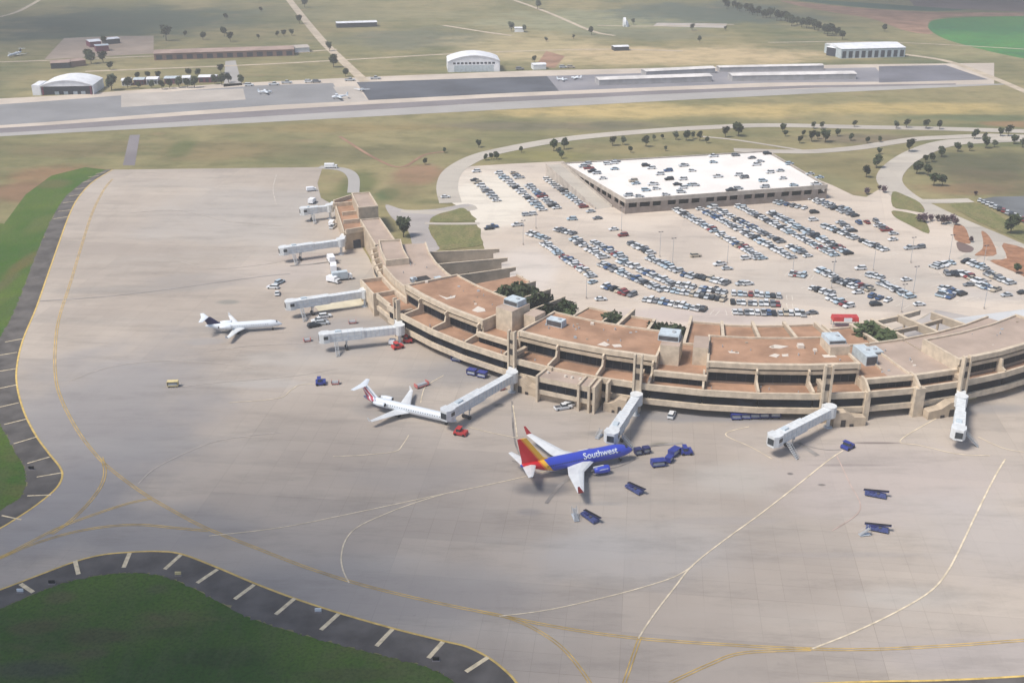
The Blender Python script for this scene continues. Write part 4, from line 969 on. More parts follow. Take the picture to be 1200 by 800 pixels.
trees('dark tree in the short row left of the dirt road', [(325, 43, 6), (333, 43, 7), (342, 42, 7), (303, 46, 5)], 'dark', BG)
trees('dark tree standing along the diagonal dirt road', [(351, 28, 10), (386, 60, 9), (391, 79, 12), (405, 90, 7), (357, 9, 12), (306, 14, 6)], 'dark', BG)
trees('big round dark tree right of the white-roofed hangar', [(131, 106, 13)], 'dark', BG)
trees('dark tree in the belt behind the grey ramp', [(150, 104, 9), (161, 93, 6), (174, 92, 6), (186, 93, 7), (163, 104, 6), (178, 104, 7), (190, 105, 8), (199, 104, 8), (210, 103, 9), (220, 103, 8), (228, 103, 9), (222, 90, 7), (232, 90, 7), (252, 99, 8), (260, 100, 9), (268, 97, 8), (259, 86, 8), (283, 99, 8)], 'dark', BG)
trees('dark tree beside the bright white roofs on the pad', [(103, 70, 10), (107, 75, 13), (121, 74, 11), (129, 82, 7), (123, 52, 8)], 'dark', BG)
trees('hazy tree beyond the white tank and dirt tracks', [(599, 37, 11), (614, 38, 8), (630, 11, 12), (693, 41, 9), (640, 49, 5), (672, 46, 5), (811, 36, 8), (850, 36, 5), (742, 29, 7), (626, 74, 7), (820, 50, 7)], 'grey', BG)
trees('lone dark tree below the red field', [(1036, 37, 8)], 'dark', BG)
hl = [(848 + 137 * t + random.uniform(-2, 2), 9 + 36 * t ** 1.1 + random.uniform(-2, 2), random.uniform(9, 13)) for t in [i / 27 for i in range(28)]]
trees('dark tree in the windbreak running down to the warehouse', hl, 'dark', 'trees of the windbreak')
# courtyard planting
def court(desc, lst, kd='green', grp='trees in the planted courtyards between radial walls', cat='tree'):
    if kd != 'bush': lst = [(a_, r, h * 1.32, s * 1.5) for a_, r, h, s in lst]
    for i, (a_, r, h, s) in enumerate(lst):
        wx, wy = pol(r, a_); k_ = kd
        lab = desc if len(lst) == 1 else f'{desc}, {ordn(i)} from the left'
        base = 3.0 if k_ == 'bush' else 7.0
        inst(random.choice(TP[k_]), wx, wy, .05, random.uniform(0, 6), lab, cat, grp, (s, s, h / base))
court('low shrub between the leftmost radial courtyard walls', [(-71.5, 106, 5, 1.4), (-71, 100, 4.5, 1.3)], 'bush', cat='shrub')
court('low green shrub in the second narrow courtyard', [(-64, 112, 4, 1.3), (-63.8, 105, 4, 1.3)], 'bush', cat='shrub')
court('big dark tree filling the courtyard behind the first red roof', [(-52, 110, 9.5, 1.35), (-51.2, 103, 9, 1.25), (-50.8, 98, 7, 1.0)], 'dark')
court('dark tree in the courtyard beside the tall penthouse', [(-46.5, 111, 8.5, 1.2), (-45.8, 104, 9, 1.3), (-45.6, 99, 7.5, 1.0)], 'dark')
court('green tree in the narrow courtyard above the penthouse', [(-40.5, 108, 8, 1.2), (-39.5, 102, 8, 1.2), (-38.2, 106, 7, 1.1)], 'green')
court('dark green tree in the courtyard behind the middle roof', [(-28.4, 103, 8, 1.0), (-27.8, 109, 8, 1.1), (-28.1, 114, 8, 1.1)], 'dark')
court('rounded tree in the courtyard behind the sloping air handler', [(-19.2, 104, 8, 1.1), (-17.5, 109, 8.5, 1.3), (-16, 104, 8, 1.1), (-18, 113, 8, 1.1)], 'dark')
court('spreading tree in the courtyard right of the red canopy', [(18, 109, 8.5, 1.4), (19.5, 104, 8, 1.3), (20, 112, 8, 1.3)], 'green')
court('low round bush under the open pergola walls', [(24.5, 113, 5, 1.7), (26, 114, 4.5, 1.5)], 'bush', cat='bush')

# ---------------------------------------------------------------- aircraft
def gear(e, xs, r=.5, zc=2.0):
    for x, y in xs:
        m = MB(); m.cyl((x, y, r), (x, y, zc), .12, .14, 'metal_grey', 8)
        for s in (-.28, .28): m.cyl((x, y + s - .14, r), (x, y + s + .14, r), r, r, 'tyre', 12)
        m.build('landing_gear', e)
def text_mesh(txt, size, L):
    cu = bpy.data.curves.new('lettering', 'FONT'); cu.body = txt; cu.size = size; cu.align_x = 'LEFT'; cu.offset = size * .018; cu.resolution_u = 3
    o = bpy.data.objects.new('lettering', cu); COL.objects.link(o)
    dg = bpy.context.evaluated_depsgraph_get(); me = bpy.data.meshes.new_from_object(o.evaluated_get(dg))
    bpy.data.objects.remove(o)
    bm = bmesh.new(); bm.from_mesh(me)
    for k in range(-4, 12):
        bmesh.ops.bisect_plane(bm, geom=bm.verts[:] + bm.edges[:] + bm.faces[:], plane_co=(0, k * size / 8, 0), plane_no=(0, 1, 0))
    bmesh.ops.triangulate(bm, faces=bm.faces)
    xs = [v.co.x for v in bm.verts]; w = max(xs) - min(xs)
    for v in bm.verts: v.co.x = (v.co.x - min(xs)) * L / w
    bm.to_mesh(me); bm.free()
    return me
def letters(e, txt, size, L, x0, zc, r, v0, mat='plane_white', side=-1, yc=0.0, name='lettering', parent=None):
    me = text_mesh(txt, size, L)
    for v in me.vertices:
        a = (v.co.y - v0) / r
        v.co = (x0 + v.co.x, yc + side * (r + .03) * math.cos(a), zc + (r + .03) * math.sin(a))
    me.materials.clear(); me.materials.append(M[mat])
    o = bpy.data.objects.new(name, me); COL.objects.link(o); o.parent = parent or e
    return o
def wins(f, x0, x1, st, y, z, hw, hh):
    first = None
    for s in (-1, 1):
        x = x0
        while x > x1:
            if first is None: first = o = MB().box(-hw, hw, -.03, .03, -hh, hh, 'car_glass').build('cabin_window', f)
            else: o = first.copy(); COL.objects.link(o); o.parent = f
            o.location = (x, s * y, z); x -= st
def airliner():
    e = empty('passenger_jet'); z0, r = 3.25, 1.9
    f = MB().loft([(16.8, z0 - .55, .05, .05), (16.55, z0 - .5, .42, .40), (16.0, z0 - .42, .82, .78), (15.0, z0 - .25, 1.28, 1.24), (13.8, z0 - .08, 1.62, 1.62), (12.2, z0, 1.84, 1.86), (10.5, z0, r, r + .05), (4, z0, r, r + .05), (-4, z0, r, r + .05), (-7, z0 + .05, r, r), (-10, z0 + .45, 1.55, 1.55), (-13, z0 + .95, 1.0, 1.05), (-15.5, z0 + 1.25, .5, .6), (-16.5, z0 + 1.35, .2, .3)], 'livery_blue', 28).build('fuselage', e, True)
    w = MB()
    w.box(14.1, 14.9, -.95, .95, z0 + .98, z0 + 1.28, 'car_glass', .15, .2); w.build('windscreen', f)
    a = R(18)
    wins(f, 12.0, -9.5, .52, (r + .01) * math.cos(a), z0 + r * math.sin(a), .12, .18)
    letters(e, 'Southwest', 2.5, 10.2, 1.2, z0, r + .03, .35 - .9, parent=f)
    for s in (-1, 1):
        m = MB(); m.wing((4.8, s * 1.2, 2.35, 8.2), (-.8, s * 6.2, 2.75, 4.6), 'wing_grey'); m.wing((-.8, s * 6.2, 2.75, 4.6), (-6.0, s * 17.0, 3.7, 1.7), 'wing_grey')
        wg = m.build('wing', e)
        m = MB(); m.wing((-6.05, s * 17.0, 3.7, 1.6), (-7.7, s * 17.75, 6.1, .55), 'paint_red', .1); m.build('winglet', wg)
        m = MB().loft([(7.2, 1.45, .98, .95), (6.9, 1.45, 1.1, 1.05), (5.5, 1.5, 1.15, 1.1), (4.0, 1.55, 1.0, 1.0), (2.8, 1.6, .7, .72)], 'livery_blue', 20)
        m.v = [(x, y + s * 4.85, z) for x, y, z in m.v]; m.cyl((7.1, s * 4.85, 1.45), (7.22, s * 4.85, 1.45), .86, .86, 'tyre', 18); m.cyl((2.8, s * 4.85, 1.6), (1.9, s * 4.85, 1.65), .45, .2, 'metal_dark', 12)
        en = m.build('engine', e, True)
        MB().box(2.6, 5.6, s * 4.85 - .15, s * 4.85 + .15, 2.3, 2.75, 'wing_grey').build('pylon', en)
        if s < 0: letters(e, 'southwest.com', .55, 2.5, 4.0, 1.5, 1.12, .1 - .5, side=-1, yc=-4.85, parent=en)
        MB().wing((-12.2, s * .5, z0 + 1.1, 3.9), (-15.9, s * 7.1, z0 + 1.75, 1.3), 'wing_grey').build('stabilizer', e)
    m = MB(); m.wing((-7.2, 0, 4.6, 9), (-10.0, 0, 6.0, 6.2), 'livery_fin', .05, True); m.wing((-10.0, 0, 6.0, 6.2), (-14.9, 0, 12.6, 2.6), 'livery_fin', .09, True); m.build('tail_fin', e)
    gear(e, [(13.2, 0)], .36, 1.8); gear(e, [(-1.5, 2.9), (-1.5, -2.9)], .55, 2.3)
    return e
J = airliner(); hx = R(22.0); nx, ny = P(741, 525.5, 3); put(J, nx - 16.8 * math.cos(hx), ny - 16.8 * math.sin(hx), .06, hx)
tag(J, 'blue twin-engine passenger jet with red and yellow tail parked at a gate', 'passenger jet')
def regional(length, span, finmat, finh, rootmat='plane_white'):
    e = empty('regional_jet'); k = length / 32.5; hl_ = length / 2; r = 1.35; z0 = 2.35
    f = MB().loft([(hl_, z0 - .5, .04, .04), (hl_ - .4, z0 - .42, .42, .36), (hl_ - 1.4, z0 - .2, .88, .82), (hl_ - 2.8, z0, 1.22, 1.2), (hl_ - 4, z0, r, r), (0, z0, r, r), (-hl_ + 8, z0, r, r), (-hl_ + 5, z0 + .25, 1.1, 1.1), (-hl_ + 2, z0 + .6, .6, .65), (-hl_ + .6, z0 + .8, .25, .3)], rootmat, 22).build('fuselage', e, True)
    MB().box(hl_ - 2.4, hl_ - 1.6, -.7, .7, z0 + .55, z0 + .85, 'car_glass', .15, .15).build('windscreen', f)
    wins(f, hl_ - 5, -hl_ + 9, .8, r * .97, z0 + .38, .1, .14)
    for s in (-1, 1):
        wx = 1.2 * k
        m = MB(); m.wing((wx, s * .7, 1.55, 5.4 * k), (wx - 3.0 * k, s * span * .18, 1.7, 3.3 * k), 'wing_grey'); m.wing((wx - 3.0 * k, s * span * .18, 1.7, 3.3 * k), (wx - 6.6 * k, s * span / 2, 2.15, 1.2), 'wing_grey')
        wg = m.build('wing', e)
        MB().wing((wx - 6.7 * k, s * span / 2, 2.15, 1.1), (wx - 7.6 * k, s * (span / 2 + .25), 3.3, .5), 'wing_grey', .1).build('winglet', wg)
        m = MB().loft([(-hl_ + 9.4, z0 + .65, .6, .6), (-hl_ + 9.1, z0 + .65, .72, .72), (-hl_ + 7, z0 + .65, .74, .74), (-hl_ + 5.4, z0 + .7, .45, .45)], 'plane_white', 16)
        m.v = [(x, y + s * 2.15, z) for x, y, z in m.v]; m.cyl((-hl_ + 9.35, s * 2.15, z0 + .65), (-hl_ + 9.42, s * 2.15, z0 + .65), .55, .55, 'tyre', 14); m.cyl((-hl_ + 5.4, s * 2.15, z0 + .7), (-hl_ + 4.9, s * 2.15, z0 + .7), .42, .25, 'metal_dark', 12)
        m.box(-hl_ + 6, -hl_ + 8.6, min(s * 1.0, s * 1.6), max(s * 1.0, s * 1.6), z0 + .55, z0 + .75, 'plane_white'); m.build('engine', e, True)
        MB().wing((-hl_ + 2.0, 0, finh - .1, 2.6), (-hl_ + .1, s * 4.2 * (1 if k < 1 else 1.02), finh - .25, 1.3), 'plane_white').build('stabilizer', e)
    MB().wing((-hl_ + 6.2, 0, z0 + 1.0, 4.8), (-hl_ + 2.6, 0, finh - .1, 2.8), finmat, .09, True).build('tail_fin', e)
    gear(e, [(hl_ - 3.5, 0)], .3, 1.6); gear(e, [(-2.2 * k, 1.8), (-2.2 * k, -1.8)], .42, 1.6)
    return e
J2 = regional(32.5, 23.2, 'livery_red_blue', 7.0, 'livery_red_blue'); hx = R(-26.1); nx, ny = P(535, 493.5, 1.9); put(J2, nx - 16.2 * math.cos(hx), ny - 16.2 * math.sin(hx), .06, hx)
tag(J2, 'white regional jet with red striped rear parked nose to a jet bridge', 'regional jet')
J3 = regional(26.8, 21.2, 'fin_navy', 6.4); hx = R(10.5); nx, ny = P(331, 379.5, 1.9); put(J3, nx - 13.4 * math.cos(hx), ny - 13.4 * math.sin(hx), .06, hx)
tag(J3, 'small white regional jet with dark navy fin standing alone on open apron', 'regional jet')
J4 = copy_tree(J3); wx, wy = P(18, 66); put(J4, wx, wy, .05, R(-100)); J4.scale = (.8, .8, .8); tag(J4, 'white jet with high tail parked far off on the grass at left edge', 'regional jet')
def small_plane():
    e = empty('light_aircraft')
    f = MB().loft([(4, 1.1, .1, .1), (3.6, 1.15, .5, .5), (1.5, 1.3, .65, .7), (-1, 1.3, .6, .65), (-4.2, 1.5, .15, .2)], 'plane_white', 12).build('fuselage', e, True)
    MB().box(.4, 2.1, -.45, .45, 1.75, 2.1, 'car_glass', .3, .1).build('windscreen', f)
    for s in (-1, 1): MB().wing((1.4, s * .2, 1.2, 1.9), (1.0, s * 6, 1.5, 1.2), 'plane_white').build('wing', e)
    for s in (-1, 1): MB().wing((-3.2, 0, 1.6, 1.1), (-3.5, s * 2.1, 1.6, .7), 'plane_white').build('stabilizer', e)
    MB().wing((-2.9, 0, 1.5, 1.5), (-3.8, 0, 3.2, .8), 'plane_white', .1, True).build('tail_fin', e); gear(e, [(2.8, 0), (.2, 1.2), (.2, -1.2)], .2, 1.1)
    return e
SP = small_plane()
for x, y, h, s, d_ in ((398, 116, 200, 1.4, 'white light aircraft parked on the pale slab at the ramp joint'), (311, 110, 20, 1.2, 'small white light aircraft on the grey ramp below the trees'), (659, 95, 0, 1.0, 'tiny light aircraft on the dark ramp left of another'), (675, 93, 160, 1.0, 'tiny light aircraft on the dark ramp nearest the long hangars'), (424, 107, 80, 1.0, 'tiny light aircraft on the dark ramp edge by the pale slab')):
    wx, wy = P(x, y); inst(SP, wx, wy, .08, R(h), d_, 'light aircraft', 'light aircraft on the far ramp', (s, s, s))

# ---------------------------------------------------------------- jet bridges
def jet_bridge(a_px, b_px, label, zf=4.0, col=True, stairs=1, kink=None):
    ax, ay = P(*a_px, 6.7); bx, by = P(*b_px, 6.4)
    L_ = math.dist((ax, ay), (bx, by)); h = math.atan2(by - ay, bx - ax)
    e = empty('jet_bridge', (ax, ay, .05), h); tag(e, label, 'jet bridge', 'jet bridges along the terminal')
    m = MB(); m.cyl((0, 0, zf - .5), (0, 0, zf + 2.9), 1.9, 1.9, 'bridge_white', 14); ro = m.build('rotunda', e)
    MB().cyl((0, 0, 0), (0, 0, zf - .5), .55, .55, 'bridge_white', 12).build('column', e); MB().cyl((0, 0, 0), (0, 0, .4), 1.4, 1.1, 'metal_grey', 12).build('footing', e)
    s1 = L_ * .52
    m = MB(); m.box(.8, s1, -1.25, 1.25, zf - .2, zf + 2.4, 'bridge_white'); t1 = m.build('tunnel', e)
    m = MB()
    for i in range(int(s1 / 1.5)): m.box(1 + i * 1.5, 1.12 + i * 1.5, -1.32, 1.32, zf - .1, zf + 2.45, 'bridge_shade')
    m.build('rib', t1)
    m = MB(); m.box(s1 - 1, L_ - 1.5, -1.5, 1.5, zf - .35, zf + 2.65, 'bridge_white'); t2 = m.build('tunnel', e)
    m = MB()
    for s in (-1, 1): m.box(s1, L_ - 2, s * 1.5 - .03, s * 1.5 + .03, zf + .9, zf + 1.15, 'bridge_shade'); m.box(s1, L_ - 2, s * 1.5 - .04, s * 1.5 + .04, zf - .3, zf, 'bridge_shade')
    for i in range(int((L_ - s1) / 2.2)): m.box(s1 + i * 2.2, s1 + i * 2.2 + .12, -1.56, 1.56, zf - .3, zf + 2.7, 'bridge_shade')
    m.build('rib', t2)
    m = MB(); q = [(L_ - 1.6, -1.9), (L_ + .6, -2.1), (L_ + 1.9, -.9), (L_ + 1.9, 1.3), (L_ + .4, 2.0), (L_ - 1.6, 1.9)]
    m.prism(q, zf - .5, zf + 2.75, 'bridge_white'); cb = m.build('cab', e)
    m = MB(); m.box(L_ + 1.85, L_ + 2.0, -.8, 1.2, zf + .2, zf + 2.0, 'car_glass'); m.box(L_ - 1.0, L_ + .5, 1.9, 2.06, zf + .9, zf + 2.0, 'car_glass'); m.box(L_ - 1, L_ + .4, -2.12, -1.95, zf + .7, zf + 2.0, 'car_glass'); m.build('cab_windows', cb)
    m = MB(); 
    for s in (-1.1, 1.1): m.cyl((L_ * .72, s, .6), (L_ * .72, s, zf - .3), .16, .16, 'metal_grey', 8)
    m.box(L_ * .72 - .3, L_ * .72 + .3, -1.6, 1.6, zf - .9, zf - .4, 'metal_grey'); m.box(L_ * .72 - .5, L_ * .72 + .5, -1.5, 1.5, .5, .9, 'metal_dark'); lg = m.build('support', e)
    for s in (-1.1, 1.1): MB().cyl((L_ * .72, s - .35, .55), (L_ * .72, s + .35, .55), .55, .55, 'tyre', 14).build('wheel', lg)
    m = MB(); s = stairs * 1
    for i in range(9): y0 = s * (2.0 + i * .42); m.box(L_ - 4.0, L_ - 3.0, min(y0, y0 + s * .5), max(y0, y0 + s * .5), zf - .4 - i * .42, zf - .3 - i * .42, 'metal_grey')
    for xx in (L_ - 4.05, L_ - 2.98): m.cyl((xx, s * 1.9, zf + .5), (xx, s * 5.8, .9), .06, .06, 'metal_grey', 5); m.cyl((xx, s * 1.9, zf - .4), (xx, s * 5.8, .05), .1, .1, 'metal_grey', 5)
    m.build('stair', e)
    MB().box(L_ * .78, L_ * .86, -1.0, .6, zf + 2.65, zf + 3.1, 'unit_blue', .1, .1).build('roof_unit', t2)
    if kink:
        m = MB(); kx, ky = kink; c_, s_ = math.cos(-h), math.sin(-h); dx, dy = kx - ax, ky - ay; lx, ly = dx * c_ - dy * s_, dx * s_ + dy * c_
        d = Vector((lx, ly)).normalized(); nn = Vector((-d.y, d.x)) * 1.25; a_ = Vector((0, 0)) + d * 1.5; b_ = Vector((lx, ly))
        m.prism([tuple(a_ - nn), tuple(b_ - nn), tuple(b_ + nn), tuple(a_ + nn)], zf - .2, zf + 2.4, 'bridge_white'); m.build('link_tunnel', e)
    return e
for g, a_, b_, lab, st in ((2.8, (973, 476), (908, 510), 'white jet bridge angled down left from the gate tower with no aircraft', 1), (19.6, (1127, 464), (1124, 502), 'white jet bridge pointing straight down at the right gate tower', 1),
        (-18.1, (746, 462), (717, 506), 'white jet bridge docked to the blue passenger jet', 1), (-33.9, (600, 436), (524, 480), 'long pale jet bridge reaching the white regional jet', -1)):
    jet_bridge(a_, b_, lab, 4.0, stairs=st, kink=pol(150.4, g))
jet_bridge((468, 381), (380, 391), 'white jet bridge beside the red vehicle below the first roof', stairs=1, kink=pol(150.2, -55.2))
jet_bridge((427, 339), (340, 353), 'long white jet bridge from the octagonal gate lounge on the left', stairs=1, kink=pol(149.2, -67))
jet_bridge((399, 280), (332, 290), 'pale jet bridge reaching left from the tan block of the left wing', stairs=1, kink=P(404, 280, 4))
jet_bridge((386, 240), (356, 244), 'short jet bridge farthest away at the end of the left wing', stairs=1, kink=P(392, 242, 4))

# ---------------------------------------------------------------- ramp vehicles
def truck(name, mat, box, L_=7, W_=2.4, boxh=3.1):
    e = empty(name)
    m = MB(); m.box(L_ / 2 - 1.7, L_ / 2, -W_ / 2, W_ / 2, .5, 2.2, mat, .15, .12); c = m.build('cab', e); MB().box(L_ / 2 - .9, L_ / 2 - .02, -W_ / 2 + .1, W_ / 2 - .1, 1.35, 1.95, 'car_glass', .03, 0).build('windscreen', c)
    MB().box(-L_ / 2, L_ / 2 - 1.8, -W_ / 2 - .05, W_ / 2 + .05, .8, boxh, box, .03, .03).build('cargo_box', e); MB().box(-L_ / 2, L_ / 2 - .1, -.45, .45, .45, .8, 'metal_dark').build('chassis', e)
    for x in (-L_ / 2 + 1.2, L_ / 2 - 1):
        for s in (-1, 1): MB().cyl((x, s * (W_ / 2 - .3), .45), (x, s * W_ / 2, .45), .45, .45, 'tyre', 12).build('wheel', e)
    return e
def cart(name, mat, canopy=True, n=1, L_=3.0):
    e = empty(name)
    for i in range(n):
        x = -i * (L_ + .7); m = MB(); m.box(x - L_ / 2, x + L_ / 2, -.8, .8, .45, .62, mat); m.box(x - L_ / 2, x - L_ / 2 + .08, -.8, .8, .6, 1.9, mat); m.box(x + L_ / 2 - .08, x + L_ / 2, -.8, .8, .6, 1.9, mat)
        if canopy: m.box(x - L_ / 2, x + L_ / 2, -.85, .85, 1.9, 1.98, mat)
        m.build('cart_frame', e); MB().box(x - L_ / 2 + .2, x + L_ / 2 - .2, -.62, .62, .63, 1.35, 'metal_grey', .1, .1).build('luggage', e)
        m = MB(); m.box(x + L_ / 2, x + L_ / 2 + .7, -.05, .05, .4, .5, 'metal_dark'); m.build('tow_bar', e)
        for u in (-L_ / 2 + .5, L_ / 2 - .5):
            for s in (-.7, .7): MB().cyl((x + u, s - .08, .24), (x + u, s + .08, .24), .24, .24, 'tyre', 8).build('wheel', e)
    return e
def tug(mat):
    e = empty('baggage_tug')
    b = MB().box(-1.5, 1.5, -.85, .85, .35, 1.1, mat, .1, .08).build('body', e); MB().box(-.9, .1, -.7, .7, 1.1, 1.9, 'car_glass', .1, .1).build('cab_windows', e); MB().box(-.95, .15, -.75, .75, 1.9, 2.0, mat).build('cab_roof', e)
    for x in (-1, 1):
        for s in (-1, 1): MB().cyl((x, s * .65, .35), (x, s * .88, .35), .35, .35, 'tyre', 10).build('wheel', e)
    return e
def belt():
    e = empty('belt_loader')
    MB().box(-2.6, 2.5, -1.2, .75, .45, 1.1, 'paint_belt', .1, .1).build('chassis', e)
    m = MB(); m.add([(-3.0, .1, .9), (3.0, .1, 1.7), (3.0, 1.0, 1.7), (-3.0, 1.0, .9), (-3.0, .1, 1.12), (3.0, .1, 1.92), (3.0, 1.0, 1.92), (-3.0, 1.0, 1.12)], [(3, 2, 1, 0), (4, 5, 6, 7), (0, 1, 5, 4), (1, 2, 6, 5), (2, 3, 7, 6), (3, 0, 4, 7)], 'paint_navy'); bl = m.build('conveyor', e)
    MB().add([(-2.9, .2, 1.16), (2.9, .2, 1.94), (2.9, .9, 1.94), (-2.9, .9, 1.16)], [(0, 1, 2, 3)], 'tyre').build('belt', bl)
    MB().box(-1.6, -.3, -.9, -.1, 1.0, 1.5, 'paint_navy', .1, .1).build('engine_cover', e); MB().box(.2, .9, -.8, -.2, 1.0, 1.4, 'metal_dark').build('seat', e)
    for x in (-1.7, 1.4):
        for s in (-.85, .7): MB().cyl((x, s - .12, .42), (x, s + .12, .42), .42, .42, 'tyre', 10).build('wheel', e)
    return e
def stairs_truck():
    e = empty('boarding_stairs')
    m = MB()
    for i in range(10): m.box(-2.2 + i * .4, -1.75 + i * .4, -.6, .6, .4 + i * .22, .5 + i * .22, 'metal_grey')
    m.build('steps', e); m = MB()
    for s in (-.65, .65): m.cyl((-2.2, s, 1.3), (1.8, s, 3.5), .06, .06, 'metal_grey', 6); m.cyl((1.8, s, .3), (1.8, s, 3.5), .07, .07, 'metal_grey', 6); m.cyl((-2.2, s, .3), (-2.2, s, 1.3), .06, .06, 'metal_grey', 6)
    m.build('handrail', e); MB().box(-2.3, 2.3, -.75, .75, .25, .42, 'bridge_shade').build('base_frame', e)
    return e
def V(proto, x, y, deg, label, cat, group=None, sc=None):
    wx, wy = P(x, y); return inst(proto, wx, wy, .06, R(deg), label, cat, group, sc)
WT = truck('service_truck', 'car_white', 'bldg_white'); BT = truck('catering_truck', 'car_white', 'unit_blue', 8, 2.5, 3.6)
V(WT, 388, 307, 110, 'white service truck farthest from camera in the column by the left jet bridge', 'service truck', 'service trucks'); V(WT, 391, 317, 100, 'white service truck, middle one of the column above the jet bridge', 'service truck', 'service trucks')
V(WT, 391, 331, -30, 'white service truck nearest the long left jet bridge', 'service truck', 'service trucks', (.8, .9, .8)); V(BT, 401, 328, 20, 'pale box truck with blue-grey body beside the white service trucks', 'box truck')
WP = {}
def car_at(kd, col_, x, y, deg, label, cat='car'):
    wx, wy = P(x, y); return inst(proto_car(kd, col_), wx, wy, .06, R(deg), label, cat)
car_at('pickup truck', 'white', 390, 267, 80, 'white van-like pickup parked under the farthest left wing', 'pickup truck')
V(WT, 389, 264, 85, 'white truck parked against the left wing between two jet bridges', 'service truck', 'service trucks', (.75, .8, .75))
car_at('estate car', 'pale blue', 328, 332, 60, 'pale blue ramp car left of the long jet bridge end'); car_at('estate car', 'white', 320, 338, 170, 'white ramp car beside the pale blue one left of the jet bridges')
car_at('saloon', 'white', 325, 345, 100, 'white ramp car lowest of three beside the jet bridge end')
car_at('estate car', 'white', 381, 372, 20, 'white ramp car rearmost in the group between two jet bridges'); car_at('pickup truck', 'white', 374, 377, 200, 'white ramp pickup in the middle of the group between two jet bridges', 'pickup truck')
car_at('estate car', 'black', 368, 383, 30, 'dark ramp car at the front of the group between two jet bridges'); car_at('estate car', 'silver', 378, 380, 10, 'silver ramp car right of the dark one between two jet bridges')
car_at('pickup truck', 'white', 660, 479, 20, 'white pickup parked in front of the projecting lounge, left of two', 'pickup truck'); car_at('estate car', 'white', 668, 476, 30, 'white ramp car parked in front of the projecting lounge, right of two')
car_at('estate car', 'white', 787, 488, 70, 'white ramp car alone below the dark window band right of the jet')
CB = cart('baggage_cart', 'paint_blue'); CR = cart('baggage_cart', 'paint_pinkred', False); CY = cart('equipment_cart', 'paint_yellow', True, 1, 3.4); CN = cart('baggage_cart', 'paint_navy', True, 2, 2.6)
TG = tug('paint_blue'); TR = tug('paint_red'); BL_ = belt(); SB = stairs_truck()
V(CY, 203, 453, 5, 'pale yellow cart standing alone on the open apron', 'equipment cart')
V(TG, 376, 450, 10, 'blue square ground unit on the apron left of a red cart', 'baggage tug', 'baggage tugs', (1.1, 1.7, 1.1)); V(CR, 393, 450, 5, 'small red cart right of the blue unit on the open apron', 'baggage cart', 'red baggage carts', (.8, 1, .7))
V(CR, 494, 453, 40, 'long red cart behind the wing of the white regional jet', 'baggage cart', 'red baggage carts', (1.5, 1.2, .8))
V(TR, 540, 509, -20, 'red tug in front of the nose of the white regional jet', 'baggage tug', 'baggage tugs', (1.3, 1.5, 1.1)); V(TR, 466, 408, 30, 'red tug below the first gate tower beside a white box', 'baggage tug', 'baggage tugs')
V(CR, 360, 400, 20, 'red cart left of the jet bridge cab by a white plane nose', 'baggage cart', 'red baggage carts'); V(CR, 413, 379, 10, 'red cart behind the jet bridge below the octagonal lounge', 'baggage cart', 'red baggage carts', (.9, .9, .8))
V(TR, 478, 401, 0, 'round red ground unit against the base of the first gate tower', 'baggage tug', 'baggage tugs', (1.1, 1.6, 1.3))
V(CB, 536, 423, -30, 'blue cart in the shade below the curved facade, nearest the tower', 'baggage cart', 'blue baggage carts', (1.2, 1.5, 1)); V(CB, 553, 439, -25, 'blue cart left of another beside the long pale jet bridge', 'baggage cart', 'blue baggage carts', (1, 1.3, 1)); V(CB, 565, 442, -25, 'blue cart touching the long pale jet bridge at its right', 'baggage cart', 'blue baggage carts', (1, 1.3, 1))
for i, x in enumerate((862, 873, 884, 895, 908)): V(CB, x, 490.5 - i * .5, 0, f'blue cart in the row under the facade, {ordn(i)} from the left', 'baggage cart', 'blue carts stored under the facade', (1, 1.6, 1))
V(CN, 757, 531, 20, 'dark pair of blue carts right at the nose of the jet', 'baggage cart', 'blue baggage carts', (.75, 1.1, 1)); V(CB, 771, 546, 12, 'blue cart lowest and leftmost of the curved train ahead of the jet', 'baggage cart', 'blue baggage carts', (1.3, 1.3, 1))
V(CB, 784, 541, 60, 'blue cart second in the curved train ahead of the jet', 'baggage cart', 'blue baggage carts', (.8, 1.1, .9)); V(CB, 790, 533, 50, 'blue cart third in the curved train ahead of the jet', 'baggage cart', 'blue baggage carts', (1.2, 1.3, 1)); V(TG, 804, 531, 5, 'blue tug at the right end of the cart train ahead of the jet', 'baggage tug', 'baggage tugs')
V(TG, 993, 525, 40, 'blue tug alone below the empty jet bridge', 'baggage tug', 'baggage tugs', (1.2, 1.5, 1.1))
for x, y, d_, lab in ((744, 575, -52, 'dark blue belt loader just below the nose of the blue jet'), (692, 608, -55, 'dark blue belt loader beside boarding stairs below the wing'), (1026, 581, -22, 'dark blue belt loader on the right apron, upper of two'), (1028, 621, -22, 'dark blue belt loader on the right apron, lower of two')):
    V(BL_, x, y, d_, lab, 'belt loader', 'belt loaders parked on the apron', (1.05, 1.0, .9))
V(SB, 674, 607, 100, 'grey boarding stairs left of the lower left belt loader', 'boarding stairs', 'mobile boarding stairs', (.8, .9, .8)); V(SB, 1013, 627, 10, 'thin grey boarding stairs left of the lower right belt loader', 'boarding stairs', 'mobile boarding stairs', (.6, .8, .7)); V(SB, 702, 512, 60, 'grey boarding stairs beside the jet bridge cab above the blue jet', 'boarding stairs', 'mobile boarding stairs', (.7, .8, .7))
V(WT, 366, 238, 80, 'white ground truck beside the farthest jet bridge', 'service truck', 'service trucks', (.8, 1, .8)); V(CB, 581, 457, 10, 'small loaded cart beneath the long pale jet bridge', 'baggage cart', 'blue baggage carts', (.8, .8, .7)); V(CR, 588, 457, 30, 'small red cart beneath the long pale jet bridge', 'baggage cart', 'red baggage carts', (.6, .8, .8))
